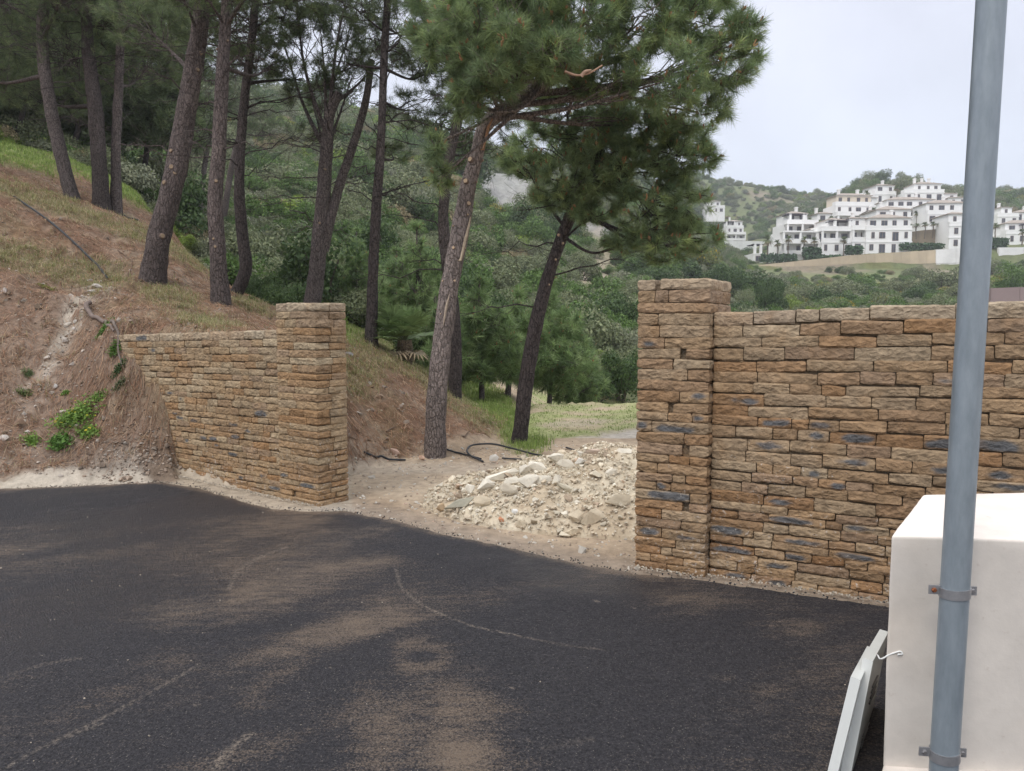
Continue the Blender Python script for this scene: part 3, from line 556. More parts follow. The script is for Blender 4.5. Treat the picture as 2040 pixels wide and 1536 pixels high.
# left wall and pier: the same stone, a little yellower
TONES = TONES * [1.06, 1.09, 1.08]
Ul = np.array([-.8, .6, 0]); Vl = np.array([.6, .8, 0]); K = np.array([-1.83, 6.93, 0])
wl = empty('stone_wall', 'shorter brown stone wall whose far end is buried in the earth bank', 'wall', 'dry-look stone walls either side of the gateway', K)
A = Acc(); AP = K + Ul * .60
block_col(AP, -Ul, .60, Vl, .37, -.02, 1.917, heights(29, np.random.default_rng(16)), A, 71, .03, .12)
slab_core(A, AP, -Ul, .60, Vl, .37, -.05, 1.917); A.build('pier', M_stone, wl, False)
A = Acc(); Ll = 3.9; S0 = AP + Ul * Ll + Vl * .03
courses(S0, -Ul, Ll - .003, Vl, .15, -.05, -.03, 1.59, 1.66, heights(25, np.random.default_rng(17)), A, 72, .033, .12, .30, .10, (0, 0), None)
courses(AP + Vl * .30, Ul, Ll, -Vl, .12, -.03, -.05, 1.66, 1.59, heights(22, np.random.default_rng(18)), A, 73, .09, .18, .42, .1, (0, 0), None)
slab_core(A, S0, -Ul, Ll - .003, Vl, .29, -.05, 1.59, 1.66); A.build('wall_panel', M_stone, wl, False)
for wo in (wr, wl):
    for ch in wo.children: ch.matrix_parent_inverse.identity(); ch.location = -wo.location

# ------------------------------------------------------------------ white block, steel pole, leaning doors
D0 = 2.55
def onp(px, py, Y): return np.array(pt(px, py, Y))
zt_ = z_at(1067, D0)
fl = onp(1775, 1067, D0); fr_ = fl + np.array([.90, -.11, 0]); bl = None
bY = (H - zt_) / (H - z_at(985, 1.0)) ; blp = onp(1838, 985, bY); brp = blp + np.array([.75, .06, 0])
fr_[2] = blp[2] = brp[2] = fl[2] = zt_
def block_mesh(corn, ztop, zbot, name, mat, bev=.012, n=26):
    """cast block with slightly worn rounded arrises"""
    c = [np.array(p[:2]) for p in corn]; ctr = sum(c) / 4
    ring = []
    for k in range(4):
        p, q, s = c[k - 1], c[k], c[(k + 1) % 4]; a_ = q + (p - q) / np.linalg.norm(p - q) * bev; b_ = q + (s - q) / np.linalg.norm(s - q) * bev
        for t in (0, .33, .67, 1): ring.append((1 - t)**2 * a_ + 2 * t * (1 - t) * q + t * t * b_)
        for t in np.linspace(0, 1, 14)[1:-1]: ring.append(b_ + ((s + (q - s) / np.linalg.norm(q - s) * bev) - b_) * t)
    ring = np.array(ring); A = Acc(); lev = []
    for z in np.linspace(zbot, ztop - bev, n): lev.append((z, 0))
    for t in (.3, .6, .85, 1): lev.append((ztop - bev + bev * math.sin(t * math.pi / 2), bev * (1 - math.cos(t * math.pi / 2))))
    rows = []
    for z, ins in lev:
        d = ctr - ring; d /= np.linalg.norm(d, axis=1)[:, None]; xy = ring + d * ins; rows.append(np.c_[xy, np.full(len(xy), z)])
    for s in (.7, .4, .15): rows.append(np.c_[ctr + (rows[-1 if s == .7 else -1][:, :2] - ctr) * (s if s == .7 else s / (.7 if s == .4 else .4)), np.full(len(ring), ztop)])
    P = np.array(rows); P = P + np.stack([noise(P, 9, 1), noise(P, 9, 2), noise(P, 9, 3)], -1) * .003
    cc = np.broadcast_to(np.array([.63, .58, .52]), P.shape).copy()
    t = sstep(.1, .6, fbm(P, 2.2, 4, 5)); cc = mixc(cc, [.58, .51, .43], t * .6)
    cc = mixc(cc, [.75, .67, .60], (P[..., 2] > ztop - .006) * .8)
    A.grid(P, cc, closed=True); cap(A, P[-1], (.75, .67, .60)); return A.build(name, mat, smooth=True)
def plaster_mat():
    m, t, b, N, L = mat_base('cast_plaster')
    a = N('ShaderNodeAttribute'); a.attribute_name = 'Col'; g = N('ShaderNodeNewGeometry')
    n = N('ShaderNodeTexNoise'); n.inputs['Scale'].default_value = 5; n.inputs['Detail'].default_value = 9; n.inputs['Roughness'].default_value = .65; L(g.outputs['Position'], n.inputs['Vector'])
    r = N('ShaderNodeMapRange'); r.inputs['From Min'].default_value = .25; r.inputs['From Max'].default_value = .75; r.inputs['To Min'].default_value = .84; r.inputs['To Max'].default_value = 1.08; L(n.outputs['Fac'], r.inputs['Value'])
    s = N('ShaderNodeVectorMath'); s.operation = 'SCALE'; L(a.outputs['Color'], s.inputs[0]); L(r.outputs[0], s.inputs['Scale'])
    n2_ = N('ShaderNodeTexNoise'); n2_.inputs['Scale'].default_value = 26; n2_.inputs['Detail'].default_value = 6; n2_.inputs['Roughness'].default_value = .7; L(g.outputs['Position'], n2_.inputs['Vector'])
    r2 = N('ShaderNodeMapRange'); r2.inputs['From Min'].default_value = .61; r2.inputs['From Max'].default_value = .74; r2.inputs['To Max'].default_value = .6; L(n2_.outputs['Fac'], r2.inputs['Value'])
    mx = N('ShaderNodeMix'); mx.data_type = 'RGBA'; L(r2.outputs[0], mx.inputs['Factor']); L(s.outputs[0], mx.inputs['A']); mx.inputs['B'].default_value = (.42, .33, .27, 1)
    L(mx.outputs['Result'], b.inputs['Base Color']); b.inputs['Roughness'].default_value = .85
    bp = N('ShaderNodeBump'); bp.inputs['Strength'].default_value = .35; bp.inputs['Distance'].default_value = .004; L(n2_.outputs['Fac'], bp.inputs['Height']); L(bp.outputs[0], b.inputs['Normal'])
    return m
M_cast = plaster_mat()
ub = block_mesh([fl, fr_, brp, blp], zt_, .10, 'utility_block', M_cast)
tag(ub, 'white plastered masonry block behind the grey steel pole at lower right', 'block')
ft = block_mesh([fl + [-.03, -.05, 0], fr_ + [.05, -.05, 0], brp + [.05, .05, 0], blp + [-.03, .05, 0]], .10, -.02, 'concrete_footing', M_cast, n=4)
tag(ft, 'low rough concrete footing under the white masonry block', 'footing')
# pole
def galv():
    m, t, b, N, L = mat_base('galvanised_steel')
    g = N('ShaderNodeNewGeometry'); mp = N('ShaderNodeMapping'); mp.inputs['Scale'].default_value = (1, 1, .25); L(g.outputs['Position'], mp.inputs['Vector'])
    n = N('ShaderNodeTexNoise'); n.inputs['Scale'].default_value = 30; n.inputs['Detail'].default_value = 7; n.inputs['Roughness'].default_value = .65; L(mp.outputs[0], n.inputs['Vector'])
    r = N('ShaderNodeValToRGB'); L(n.outputs['Fac'], r.inputs[0]); r.color_ramp.elements[0].position = .3; r.color_ramp.elements[0].color = (.19, .225, .25, 1); r.color_ramp.elements[1].position = .7; r.color_ramp.elements[1].color = (.27, .31, .34, 1)
    L(r.outputs[0], b.inputs['Base Color']); b.inputs['Metallic'].default_value = .25; b.inputs['Roughness'].default_value = .42
    bp = N('ShaderNodeBump'); bp.inputs['Strength'].default_value = .1; bp.inputs['Distance'].default_value = .001; L(n.outputs['Fac'], bp.inputs['Height']); L(bp.outputs[0], b.inputs['Normal'])
    return m
M_galv = galv()
pY = 2.40; prad = 27 / F * pY / 1.0
zb_, zt2 = .05, 4.2
p1 = onp(1975, 0, pY + .04); p2 = onp(1882, 1500, pY); dirp = (p1 - p2) / (p1[2] - p2[2])
pole = empty('steel_pole', 'tall grey galvanised steel pole clamped to the front of the white block', 'pole', loc=tuple(p2 + dirp * (-.02 - p2[2])))
def rel(o, parent):
    o.parent = parent; o.location = -parent.location; return o
A = Acc(); zz = np.linspace(-.02, 4.4, 60); G = tube_grid([p2 + dirp * (z - p2[2]) for z in zz], prad, 40); A.grid(G, (.2, .2, .2), closed=True); cap(A, G[-1], (.2, .2, .2))
rel(A.build('tube', M_galv, smooth=True), pole)
M_clamp = vc_mat('clamp_steel', .4, .15, 30, 4, .1, 60, .002, metal=.6)
for py, rust in ((1180, True), (1502, False)):
    c = p2 + dirp * (z_at(py, pY) - p2[2]); A = Acc(); hh = .016
    th = np.linspace(0, 2 * np.pi, 48); Rr = prad + .0035
    ring = lambda r_, z: np.stack([c[0] + r_ * np.cos(th), c[1] + r_ * np.sin(th), np.full(48, c[2] + z) + .004 * np.cos(th)], 1)
    A.grid(np.array([ring(prad, -hh), ring(Rr, -hh), ring(Rr, -hh * .5), ring(Rr, hh * .5), ring(Rr, hh), ring(prad, hh)]), (.33, .33, .34), closed=True)
    cl_ = rel(A.build('clamp', M_clamp, smooth=False), pole)
    for sgn in (-1, 1):
        A = Acc(); lc = c + np.array([sgn * (prad + .017), .03 * 0 + .012, .002 * sgn * -1]); box(A, lc, (.036, .005, .030), (.33, .33, .34), rz=-.12); l_ = A.build('lug', M_clamp); l_.parent = cl_
        A = Acc(); bc = lc + np.array([sgn * .003, -.006, 0]); col_ = (.30, .11, .05) if (rust and sgn < 0) else (.28, .27, .27)
        tr = np.linspace(0, 2 * np.pi, 7)[:-1]
        G = np.array([[bc + np.array([rr_ * math.cos(t_), yy, rr_ * math.sin(t_)]) for t_ in tr] for rr_, yy in ((.0085, .004), (.0085, -.001), (.0065, -.004))]); A.grid(G, col_, closed=True); cap(A, G[-1], col_)
        b_ = A.build('bolt', M_clamp); b_.parent = cl_
# leaning metal doors (sheet panels with folded rims and louvre slots)
M_door = vc_mat('door_paint', .4, .05, 10, 5, .05, 40, .002, spec=.5)
def door(label, TL, TR, BL, depth, louv, rimw=.03):
    """panel plane given by three corners; TL..TR is the top edge"""
    TL, TR, BL = map(np.array, (TL, TR, BL)); U = TR - TL; lu = np.linalg.norm(U); U = U / lu; W = BL - TL; lw = np.linalg.norm(W); W = W / lw; W = W - U * (W @ U); W /= np.linalg.norm(W); Nn = np.cross(U, W)
    d_ = empty('metal_door', label, 'metal door', 'cabinet doors leaning on the block', tuple(BL)); A = Acc(); colr = np.array([.50, .51, .48])
    def bx(u0, u1, w0, w1, n0, n1, c=colr, acc=A):
        v = [TL + U * u + W * ww + Nn * nn for nn in (n0, n1) for u, ww in ((u0, w0), (u1, w0), (u1, w1), (u0, w1))]
        acc.add(v, c, quads=[(0, 3, 2, 1), (4, 5, 6, 7), (0, 1, 5, 4), (1, 2, 6, 5), (2, 3, 7, 6), (3, 0, 4, 7)])
    bx(.002, lu - .002, .002, lw - .002, 0, .003); rel(A.build('sheet', M_door), d_)
    A = Acc()
    for a_ in ((0, .004, 0, lw, -depth, .004), (lu - .004, lu, 0, lw, -depth, .004), (.004, lu - .004, 0, .004, -depth, .004), (.004, lu - .004, lw - .004, lw, -depth, .004), (.004, rimw, .004, lw - .004, -depth, -depth + .003), (lu - rimw, lu - .004, .004, lw - .004, -depth, -depth + .003)): bx(*a_, acc=A, c=(.60, .61, .58))
    rel(A.build('frame', M_door), d_)
    A = Acc()
    for g0 in louv:
        for q in range(4):
            for h_ in (0,): bx(lu * .3 + h_, lu * .62 + h_, lw * g0 + q * .022, lw * g0 + q * .022 + .006, .003, .009, c=(.12, .12, .12), acc=A); bx(lu * .3, lu * .62, lw * g0 + q * .022, lw * g0 + q * .022 + .006, -.006, 0, c=(.12, .12, .12), acc=A)
    rel(A.build('louvre', M_door), d_)
    A = Acc(); bx(lu * .5 - .012, lu * .5 + .012, lw * .42, lw * .42 + .05, -.02, 0, acc=A, c=(.25, .25, .25)); rel(A.build('latch', M_door), d_)
    return d_
g1 = lambda px, py, Y: onp(px, py, Y)
door('pale grey metal cabinet door leaning closest to the white block, with louvre slots', g1(1768, 1258, 3.15), g1(1737, 1316, 2.62), g1(1726, 1470, 3.1), .03, (.32, .74))
door('outer white metal cabinet door leaning in front of the other, its folded edge toward the road', g1(1742, 1292, 3.0), g1(1712, 1354, 2.50), g1(1696, 1480, 2.98), .028, (.3, .72))
A = Acc(); pts_ = spline([g1(1748, 1305, 2.62), g1(1758, 1312, 2.56), g1(1772, 1304, 2.55), g1(1784, 1300, 2.545), g1(1795, 1298, 2.54), g1(1798, 1302, 2.54), g1(1788, 1304, 2.54)], 30); A.grid(tube_grid(pts_, .0028, 6), (.75, .75, .72), closed=True)
tag(A.build('cable_tie', M_metal, smooth=True), 'thin white cable tie linking the leaning doors to the block corner', 'cable tie')
# ------------------------------------------------------------------ pines
def needles(acc, P, D, S, n, col, spread=(25, 70), wid=.0022, r=None, mat=0):
    """P tuft points (m,3), D shoot directions, S needle lengths: n needles round every shoot"""
    r = r or NP; m = len(P)
    if m == 0: return
    D = D / (np.linalg.norm(D, axis=1)[:, None] + 1e-9)
    a = np.cross(D, [0.3, .1, 1.]); a /= np.linalg.norm(a, axis=1)[:, None] + 1e-9; b = np.cross(D, a)
    th = r.uniform(0, 2 * np.pi, (m, n)); ph = np.radians(r.uniform(*spread, (m, n))); L = S[:, None] * r.uniform(.75, 1.1, (m, n)); off = r.uniform(-.9, .35, (m, n)) * S[:, None] * .6
    ca, sa = np.cos(th)[..., None], np.sin(th)[..., None]; rad = ca * a[:, None] + sa * b[:, None]; tan = -sa * a[:, None] + ca * b[:, None]
    d = D[:, None] * np.cos(ph)[..., None] + rad * np.sin(ph)[..., None]; d[..., 2] -= .08
    base = P[:, None] + D[:, None] * off[..., None]; w = (wid * S / .13)[:, None, None]
    tw = r.uniform(-1, 1, (m, n, 1)); wv = tan + tw * np.cross(d, tan); wv /= np.linalg.norm(wv, axis=-1, keepdims=True)
    v = np.stack([base - wv * w, base + wv * w, base + d * L[..., None]], 2).reshape(-1, 3)
    c = np.repeat(col, n * 3, axis=0) * r.uniform(.75, 1.25, (m * n, 1)).repeat(3, axis=0)
    acc.add(v, c, tris=np.arange(len(v)).reshape(-1, 3), mat=mat)
def twig(acc, a, b, ra, rb, col, sag=0.0, seg=5, sides=4, wob=.05, mat=1, r=None):
    r = r or NP; a = np.asarray(a, float); b = np.asarray(b, float); L = np.linalg.norm(b - a)
    t = np.linspace(0, 1, seg)[:, None]; P = a * (1 - t) + b * t; P[:, 2] += sag * L * (4 * t * (1 - t))[:, 0] * -1; P[1:-1] += r.normal(0, wob * L, (seg - 2, 3))
    acc.grid(tube_grid(P, np.linspace(ra, rb, seg), sides), col, closed=True, mat=mat); return P
BARK = {'grey': (.135, .112, .105), 'dark': (.078, .064, .06), 'brown': (.125, .10, .092), 'main': (.215, .178, .16)}
NCOL = {'dark': np.array([(.125, .165, .078), (.155, .20, .09), (.10, .135, .07), (.20, .235, .11)]),
        'main': np.array([(.22, .29, .14), (.265, .34, .15), (.165, .235, .12), (.35, .42, .17)]),
        'back': np.array([(.14, .185, .085), (.17, .215, .10), (.12, .155, .08), (.22, .26, .12)]),
        'young': np.array([(.22, .31, .12), (.17, .25, .10), (.28, .36, .16), (.135, .20, .09)])}
def pad_points(c, rad, n, r, shell=.45):
    d = r.normal(size=(n, 3)); d /= np.linalg.norm(d, axis=1)[:, None]; rr = r.uniform(shell, 1, n) ** .6
    return c + d * rr[:, None] * rad, d
def pine(label, base, line, w0, w1, bark, pads, tone, nn=26, nlen=.15, dens=1.0, seed=0, dead=0, Ytop=None, stubs=0, candles=.0, name='pine_tree', group='pines on the bank', sides=14, extra=(), wid=.0022, flare=1.35):
    """line = trunk centre line [(px, py, dY)...] starting at base; w0,w1 = trunk width in photo pixels at the foot and the top"""
    r = np.random.default_rng(100 + seed)
    B = hit(*base) if len(base) == 2 else Vector(((base[0] - CX) / F * base[2], base[2], float(ground((base[0] - CX) / F * base[2], base[2])))); Y0 = B.y
    root = empty(name, label, 'pine tree', group, tuple(B)); rp = np.array(B)
    pts = [np.array(B) - [0, 0, .15]] + [onp(a[0], a[1], Y0 + (a[2] if len(a) > 2 else 0)) for a in line]
    top = pts[-1]; n = max(12, int(np.linalg.norm(top - pts[0]) / .12)); P = spline(pts, n)
    t = np.linspace(0, 1, n); rad = (w0 * (1 - t) + w1 * t) / F * Y0 / 2; rad = rad * (1 + (flare - 1) * np.exp(-t * n * .12 / .22))
    G = tube_grid(P, rad, sides); d = G - P[:, None]; G = P[:, None] + d * (1 + .16 * fbm(G * [1, 1, .5], 7, 3, seed) + .22 * fbm(G * [1, 1, .3], 1.6, 2, seed + 5))[..., None]
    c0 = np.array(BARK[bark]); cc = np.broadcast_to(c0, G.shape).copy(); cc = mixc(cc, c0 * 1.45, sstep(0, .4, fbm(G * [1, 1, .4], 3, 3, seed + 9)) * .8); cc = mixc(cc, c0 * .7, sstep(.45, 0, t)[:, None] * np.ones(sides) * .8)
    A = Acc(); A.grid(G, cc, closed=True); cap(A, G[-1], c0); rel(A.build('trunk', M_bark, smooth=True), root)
    C = Acc(); cd = np.array(BARK[bark]) * .9
    for k, pd in enumerate(pads):
        px, py, dY, rp_, fl_ = pd[:5]; cen = onp(px, py, Y0 + dY); rw = rp_ / F * (Y0 + dY); rad3 = np.array([rw, rw, rw * fl_])
        src = pd[5] if len(pd) > 5 else None
        # the limb leaves the trunk below the pad
        j = int(np.argmin(np.linalg.norm(P - (cen - [0, 0, .55 * np.linalg.norm((cen - P[-1])[:2])]), axis=1))) if src is None else int(np.clip(src - r.uniform(0, .22), .3, 1) * (n - 1)); j = max(j, int(n * .45)) if src is None else j
        mid = (P[j] * .45 + cen * .55) + [0, 0, -.06 * np.linalg.norm(cen - P[j])]; mid += r.normal(0, .08, 3)
        bp = spline([P[j], mid, cen + [0, 0, -.1 * rw]], 16); r0 = min(rad[j] * .45, .008 + .018 * np.linalg.norm(cen - P[j]))
        A = Acc(); GG = tube_grid(bp, np.linspace(r0, .008, 16), 8); A.grid(GG, c0 * .95, closed=True); rel(A.build('branch', M_bark, smooth=True), root)
        m = int(dens * 2.6 * 95 * (rw ** 2.0) * max(fl_, .4) ** .5 * 1.6 + 14)
        T, dd = pad_points(cen, rad3, m, r)
        # lumps: pull the shoots towards a few sub-centres so that gaps stay
        kk = max(5, int(m / 16)); sc, _ = pad_points(cen, rad3 * .9, kk, r, .35); idx = np.argmin(((T[:, None] - sc[None])**2).sum(-1), 1); T = T + (sc[idx] - T) * r.uniform(.2, .55, (m, 1))
        T[:, 2] = np.maximum(T[:, 2], ground(T[:, 0], np.clip(T[:, 1], 2.5, 500)) + .25)
        D = (T - sc[idx]) * 1.0 + (T - cen) * .55 + np.array([0, 0, .35 * rw]) + r.normal(0, .25 * rw, (m, 3))
        cols_ = NCOL[tone][r.choice(4, m, p=[.38, .3, .22, .10])] * r.uniform(.8, 1.2, (m, 1))
        needles(C, T, D, nlen * r.uniform(.8, 1.2, m), nn, cols_, r=r, wid=wid)
        for q in range(kk):
            a_ = bp[r.integers(7, 16)]; pp = twig(C, a_, sc[q], .009, .004, cd, wob=.06, r=r, sides=4)
        for q in range(0, m, 1 if m < 220 else 2):
            Dn = D[q] / (np.linalg.norm(D[q]) + 1e-9); twig(C, sc[idx[q]], T[q] + Dn * nlen * .2, .0045, .0025, cd, seg=3, sides=3, wob=.05, r=r)
        if candles:
            for q in np.nonzero(r.random(m) < candles)[0]:
                Dn = D[q] / (np.linalg.norm(D[q]) + 1e-9); up = Dn * .5 + [0, 0, .8]; up /= np.linalg.norm(up); tip = T[q] + Dn * nlen * .25
                for z_ in range(int(r.integers(1, 4))):
                    u2 = up + r.normal(0, .22, 3); L_ = r.uniform(.025, .06); cpos = tip + r.normal(0, .01, 3)
                    C.grid(tube_grid(np.array([cpos, cpos + u2 * L_ * .3, cpos + u2 * L_ * .8, cpos + u2 * L_]), [.006, .011, .009, .001], 6), np.array([.33, .185, .095]) * r.uniform(.8, 1.3), closed=True, mat=0)
    # bare dead twigs, forking
    for k in range(dead):
        j = int(r.uniform(.35, .98) * (n - 1)); ang = r.uniform(0, 2 * np.pi); L_ = r.uniform(.5, 1.7) * (Y0 / 13); d_ = np.array([math.cos(ang), math.sin(ang) * .7, r.uniform(-.15, .35)])
        pp = twig(C, P[j], P[j] + d_ * L_, .014, .004, cd, sag=-.06, seg=7, wob=.035, r=r, sides=5)
        for z_ in range(int(r.integers(3, 8))):
            a_ = pp[r.integers(2, 6)]; d2 = d_ * r.uniform(.2, .6) + r.normal(0, .3, 3); e_ = a_ + d2 * L_ * .6; p2_ = twig(C, a_, e_, .005, .002, cd, seg=5, wob=.06, r=r, sides=3)
            for y_ in range(2): twig(C, p2_[2], p2_[2] + d2 * .3 * L_ + r.normal(0, .13, 3), .003, .0015, cd, seg=3, sides=3, r=r)
    if C.n: rel(C.build('crown', [M_needle, M_bark], smooth=False), root)
    # sawn branch stubs
    for k in range(stubs):
        u = r.uniform(.15, .95); j = int(u * (n - 1)); ang = r.uniform(-2.6, -.5); d_ = np.array([math.cos(ang), math.sin(ang), r.uniform(.0, .3)]); rr_ = rad[j] * r.uniform(.16, .26)
        stub(root, P[j], d_, rad[j] * 1.0, rr_ * .85, r, pale=.55)
    return root, P, rad, Y0, r
def stub(root, p, d, trad, rr_, r, out=.02, pale=1.0):
    d = d / np.linalg.norm(d); A = Acc(); G = tube_grid(np.array([p + d * trad * .55, p + d * (trad * 1.02), p + d * (trad + out), p + d * (trad + out + .003)]), [rr_ * 1.8, rr_ * 1.45, rr_ * 1.1, rr_], 14)
    G = G + .003 * noise(G, 60)[..., None]; cc = np.broadcast_to(np.array([.15, .11, .09]), G.shape).copy(); cc[-1] = np.array((.40, .29, .19)) * pale; A.grid(G, cc, closed=True); cap(A, G[-1], np.array((.45, .33, .22)) * pale); rel(A.build('branch_stub', M_wood, smooth=True), root)

# near row on the bank (photo left to right)
pine('curved grey pine trunk farthest left on the bank', (146, 396), [(120, 300, 0), (97, 190, 0), (84, 90, .1), (88, -20, .2), (80, -160, .3)], 26, 17, 'grey', [(-40, -30, 0, 190, .5), (150, -70, -1, 200, .5), (60, 60, 2.5, 150, .45), (-60, 140, 2, 120, .5)], 'dark', seed=1, dead=14, dens=.8)
pine('thick dark straight pine second from left, in front of the mossy slope', (203, 412), [(196, 300, 0), (188, 200, 0), (176, 100, .2), (170, -40, .4)], 33, 16, 'dark', [(110, 110, 1, 150, .5), (240, 40, 1, 140, .45), (180, -60, 0, 170, .5), (90, 190, 2, 90, .5)], 'dark', seed=2, dead=16, dens=.8)
pine('slim grey pine just right of the dark one, on the bank', (231, 420), [(231, 300, 0), (236, 180, 0), (240, 80, 0), (244, -60, 0)], 20, 12, 'grey', [(300, 40, 1.5, 130, .5), (200, 0, 1, 110, .5), (290, 130, 2, 110, .4)], 'dark', seed=3, dead=16, dens=.8)
P4_ = pine('stout leaning pine trunk in the middle of the brown bank', (300, 560), [(318, 470, 0), (350, 340, .1), (376, 190, .2), (396, 70, .3), (408, -30, .4), (425, -160, .6)], 45, 26, 'brown', [(330, -80, -.5, 190, .5), (520, -110, 0, 190, .45), (440, 10, 2.5, 120, .4), (300, 50, 3, 110, .45)], 'dark', seed=4, dead=12, stubs=7, sides=20, dens=.8)
pine('dark pine half hidden behind the stout leaning trunk', (350, 452), [(344, 380, 0), (341, 280, 0), (342, 180, 0), (350, 60, 0), (352, -40, 0)], 22, 13, 'dark', [(400, 90, 1, 110, .5), (310, 120, 1, 100, .5), (350, -10, 0, 130, .5)], 'dark', seed=5, dead=16, dens=.7)
pine('thin young pine leaning right, seen between the stout trunk and the next', (398, 484), [(400, 420, 0), (404, 360, 0), (415, 290, 0), (428, 240, 0), (446, 170, 0)], 12, 7, 'grey', [(470, 140, 0, 80, .5), (410, 190, 1, 70, .5)], 'dark', seed=6, dead=10, dens=.7)
pine('straight grey brown pine right of the stout leaning one, tufts of grass at its foot', (441, 606), [(434, 500, 0), (429, 400, 0), (436, 290, 0), (441, 180, 0), (449, 60, .1), (455, -60, .2), (460, -160, .2)], 32, 18, 'brown', [(380, -60, -.5, 150, .45), (560, -90, -.5, 160, .4), (470, 50, 2, 120, .45), (540, 120, 2.5, 90, .35)], 'dark', seed=7, dead=16, stubs=5, sides=16, dens=.75)
pine('dark pine with a hooked foot curving out of the bank', (462, 582), [(478, 570, 0), (489, 540, 0), (484, 480, 0), (477, 400, 0), (479, 300, .1), (489, 180, .2), (503, 70, .2), (512, -60, .2)], 26, 13, 'dark', [(560, 40, 1, 100, .45), (600, 150, 1.5, 85, .4), (500, 120, 1, 80, .5), (620, -20, .5, 110, .4), (430, 60, 1.5, 110, .45), (560, -60, .5, 130, .45), (480, -90, 0, 150, .4)], 'dark', seed=8, dead=26, dens=.75, flare=1.1)
pine('thin leaning pine behind the hooked one', (440, 470), [(452, 390, 0), (462, 330, 0), (474, 280, 0), (490, 210, 0)], 13, 9, 'brown', [(500, 220, 0, 80, .5), (540, 260, 1, 60, .5)], 'dark', seed=9, dead=12, dens=.7)
f10 = pine('forked grey pine rising behind the left gate pier', (618, 632, 14.2), [(629, 560, 0), (637, 470, 0), (645, 380, 0), (651, 290, 0), (659, 220, 0), (676, 185, 0)], 36, 18, 'grey', [(620, 190, .5, 65, .6, .95), (700, 150, .3, 70, .5, .95), (560, 60, 1, 60, .5, .95), (700, 50, 1, 100, .5, .95), (640, 260, 1.5, 50, .5, .9), (640, 60, .5, 90, .5, .95), (590, -20, .5, 100, .5, .95), (760, 110, .8, 70, .45, .95), (700, -60, 0, 120, .5, .95)], 'dark', seed=10, dead=22, stubs=3, sides=16, dens=.8)
A = Acc(); fp = spline([onp(644, 500, f10[3] + .02), onp(657, 440, f10[3]), onp(676, 370, f10[3] + .1), onp(700, 300, f10[3] + .15), onp(716, 250, f10[3] + .2), onp(729, 200, f10[3] + .2), onp(740, 120, f10[3] + .3)], 40)
G = tube_grid(fp, np.linspace(.105, .06, 40), 12); G = G + .012 * fbm(G, 9, 3)[..., None]; A.grid(G, BARK['grey'], closed=True); rel(A.build('trunk_fork', M_bark, smooth=True), f10[0])
pine('slender dark pine above the dwarf palm, grass at its foot', (738, 684), [(742, 600, 0), (745, 500, 0), (751, 400, 0), (757, 320, 0), (761, 240, 0), (765, 130, .2), (772, 0, .3), (780, -100, .4)], 24, 13, 'dark', [(690, 120, 1, 70, .5), (800, 60, 1, 120, .45), (830, 210, 1, 85, .4), (700, 0, 0, 110, .5), (850, 130, 1.2, 90, .45), (790, -70, 0, 130, .5), (780, 300, 1, 60, .35)], 'dark', seed=11, dead=26, dens=.85)
pine('dark pine standing right behind the big scarred trunk', (905, 792), [(908, 700, 0), (903, 620, 0), (890, 520, 0), (884, 420, 0), (893, 330, 0), (910, 250, 0), (930, 160, 0), (950, 40, .2)], 27, 16, 'dark', [(860, 240, .5, 70, .45), (930, 60, .6, 110, .5), (890, 320, .6, 60, .4), (960, 290, 1.2, 80, .4), (880, 130, .7, 90, .5), (1000, 200, 1.5, 120, .5), (900, -40, .5, 130, .5)], 'dark', seed=12, dead=20, dens=1.0, stubs=2)
# the big scarred pine with the heavy crown
mp_ = [(1000, 20, -.6, 120, .75, 1), (900, 90, -1.0, 75, .8, 1), (960, 140, -1.3, 75, .8, 1), (1075, 90, -1.0, 95, .8, 1), (1170, 40, -.8, 110, .8, 1), (1290, 20, -.6, 120, .8, 1), (1400, 40, -.4, 100, .8, 1), (1445, 120, -.5, 80, .9, 1), (1330, 150, -.9, 95, .8, 1), (1390, 215, -.4, 75, .8, 1), (1210, 150, -.4, 85, .7, 1),
       (1080, -60, -.3, 140, .7, 1), (1260, -90, -.2, 150, .7, 1), (1420, -60, .1, 120, .7, 1), (880, 10, -.4, 80, .7, 1), (920, 180, -.9, 42, 1.1, 1), (1000, 155, -1.1, 60, .8, 1), (940, 60, -1.2, 90, .8, .95), (1050, 20, -1.2, 100, .8, 1), (930, 215, -1.0, 45, .9, .95), (1010, 100, -1.4, 80, .8, .95), (860, 60, -.2, 70, .8, .9), (1110, 110, -1.3, 70, .8, 1), (1480, 60, -.6, 42, 1.1, 1), (1495, 105, -.5, 30, .9, 1), (1250, 240, .6, 90, .7, 1), (1130, 230, 1.2, 90, .6, 1), (1100, 160, .6, 90, .6, 1), (865, 285, -.6, 22, 1.6, 1), (880, 350, -.4, 24, 1.5, 1)]
big = pine('large scarred pine with sawn stumps and a heavy blue green crown in the gateway', (865, 908), [(868, 830, 0), (876, 720, 0), (886, 640, 0), (900, 545, 0), (917, 460, 0), (933, 370, 0), (950, 310, 0), (966, 250, -.05), (1000, 222, -.1), (1050, 190, -.2), (1110, 150, -.3), (1180, 165, -.3)], 44, 26, 'main', mp_, 'main', nn=46, nlen=.15, seed=13, candles=.16, sides=28, dens=1.5, flare=1.12, group='pines at the gateway', wid=.0024)
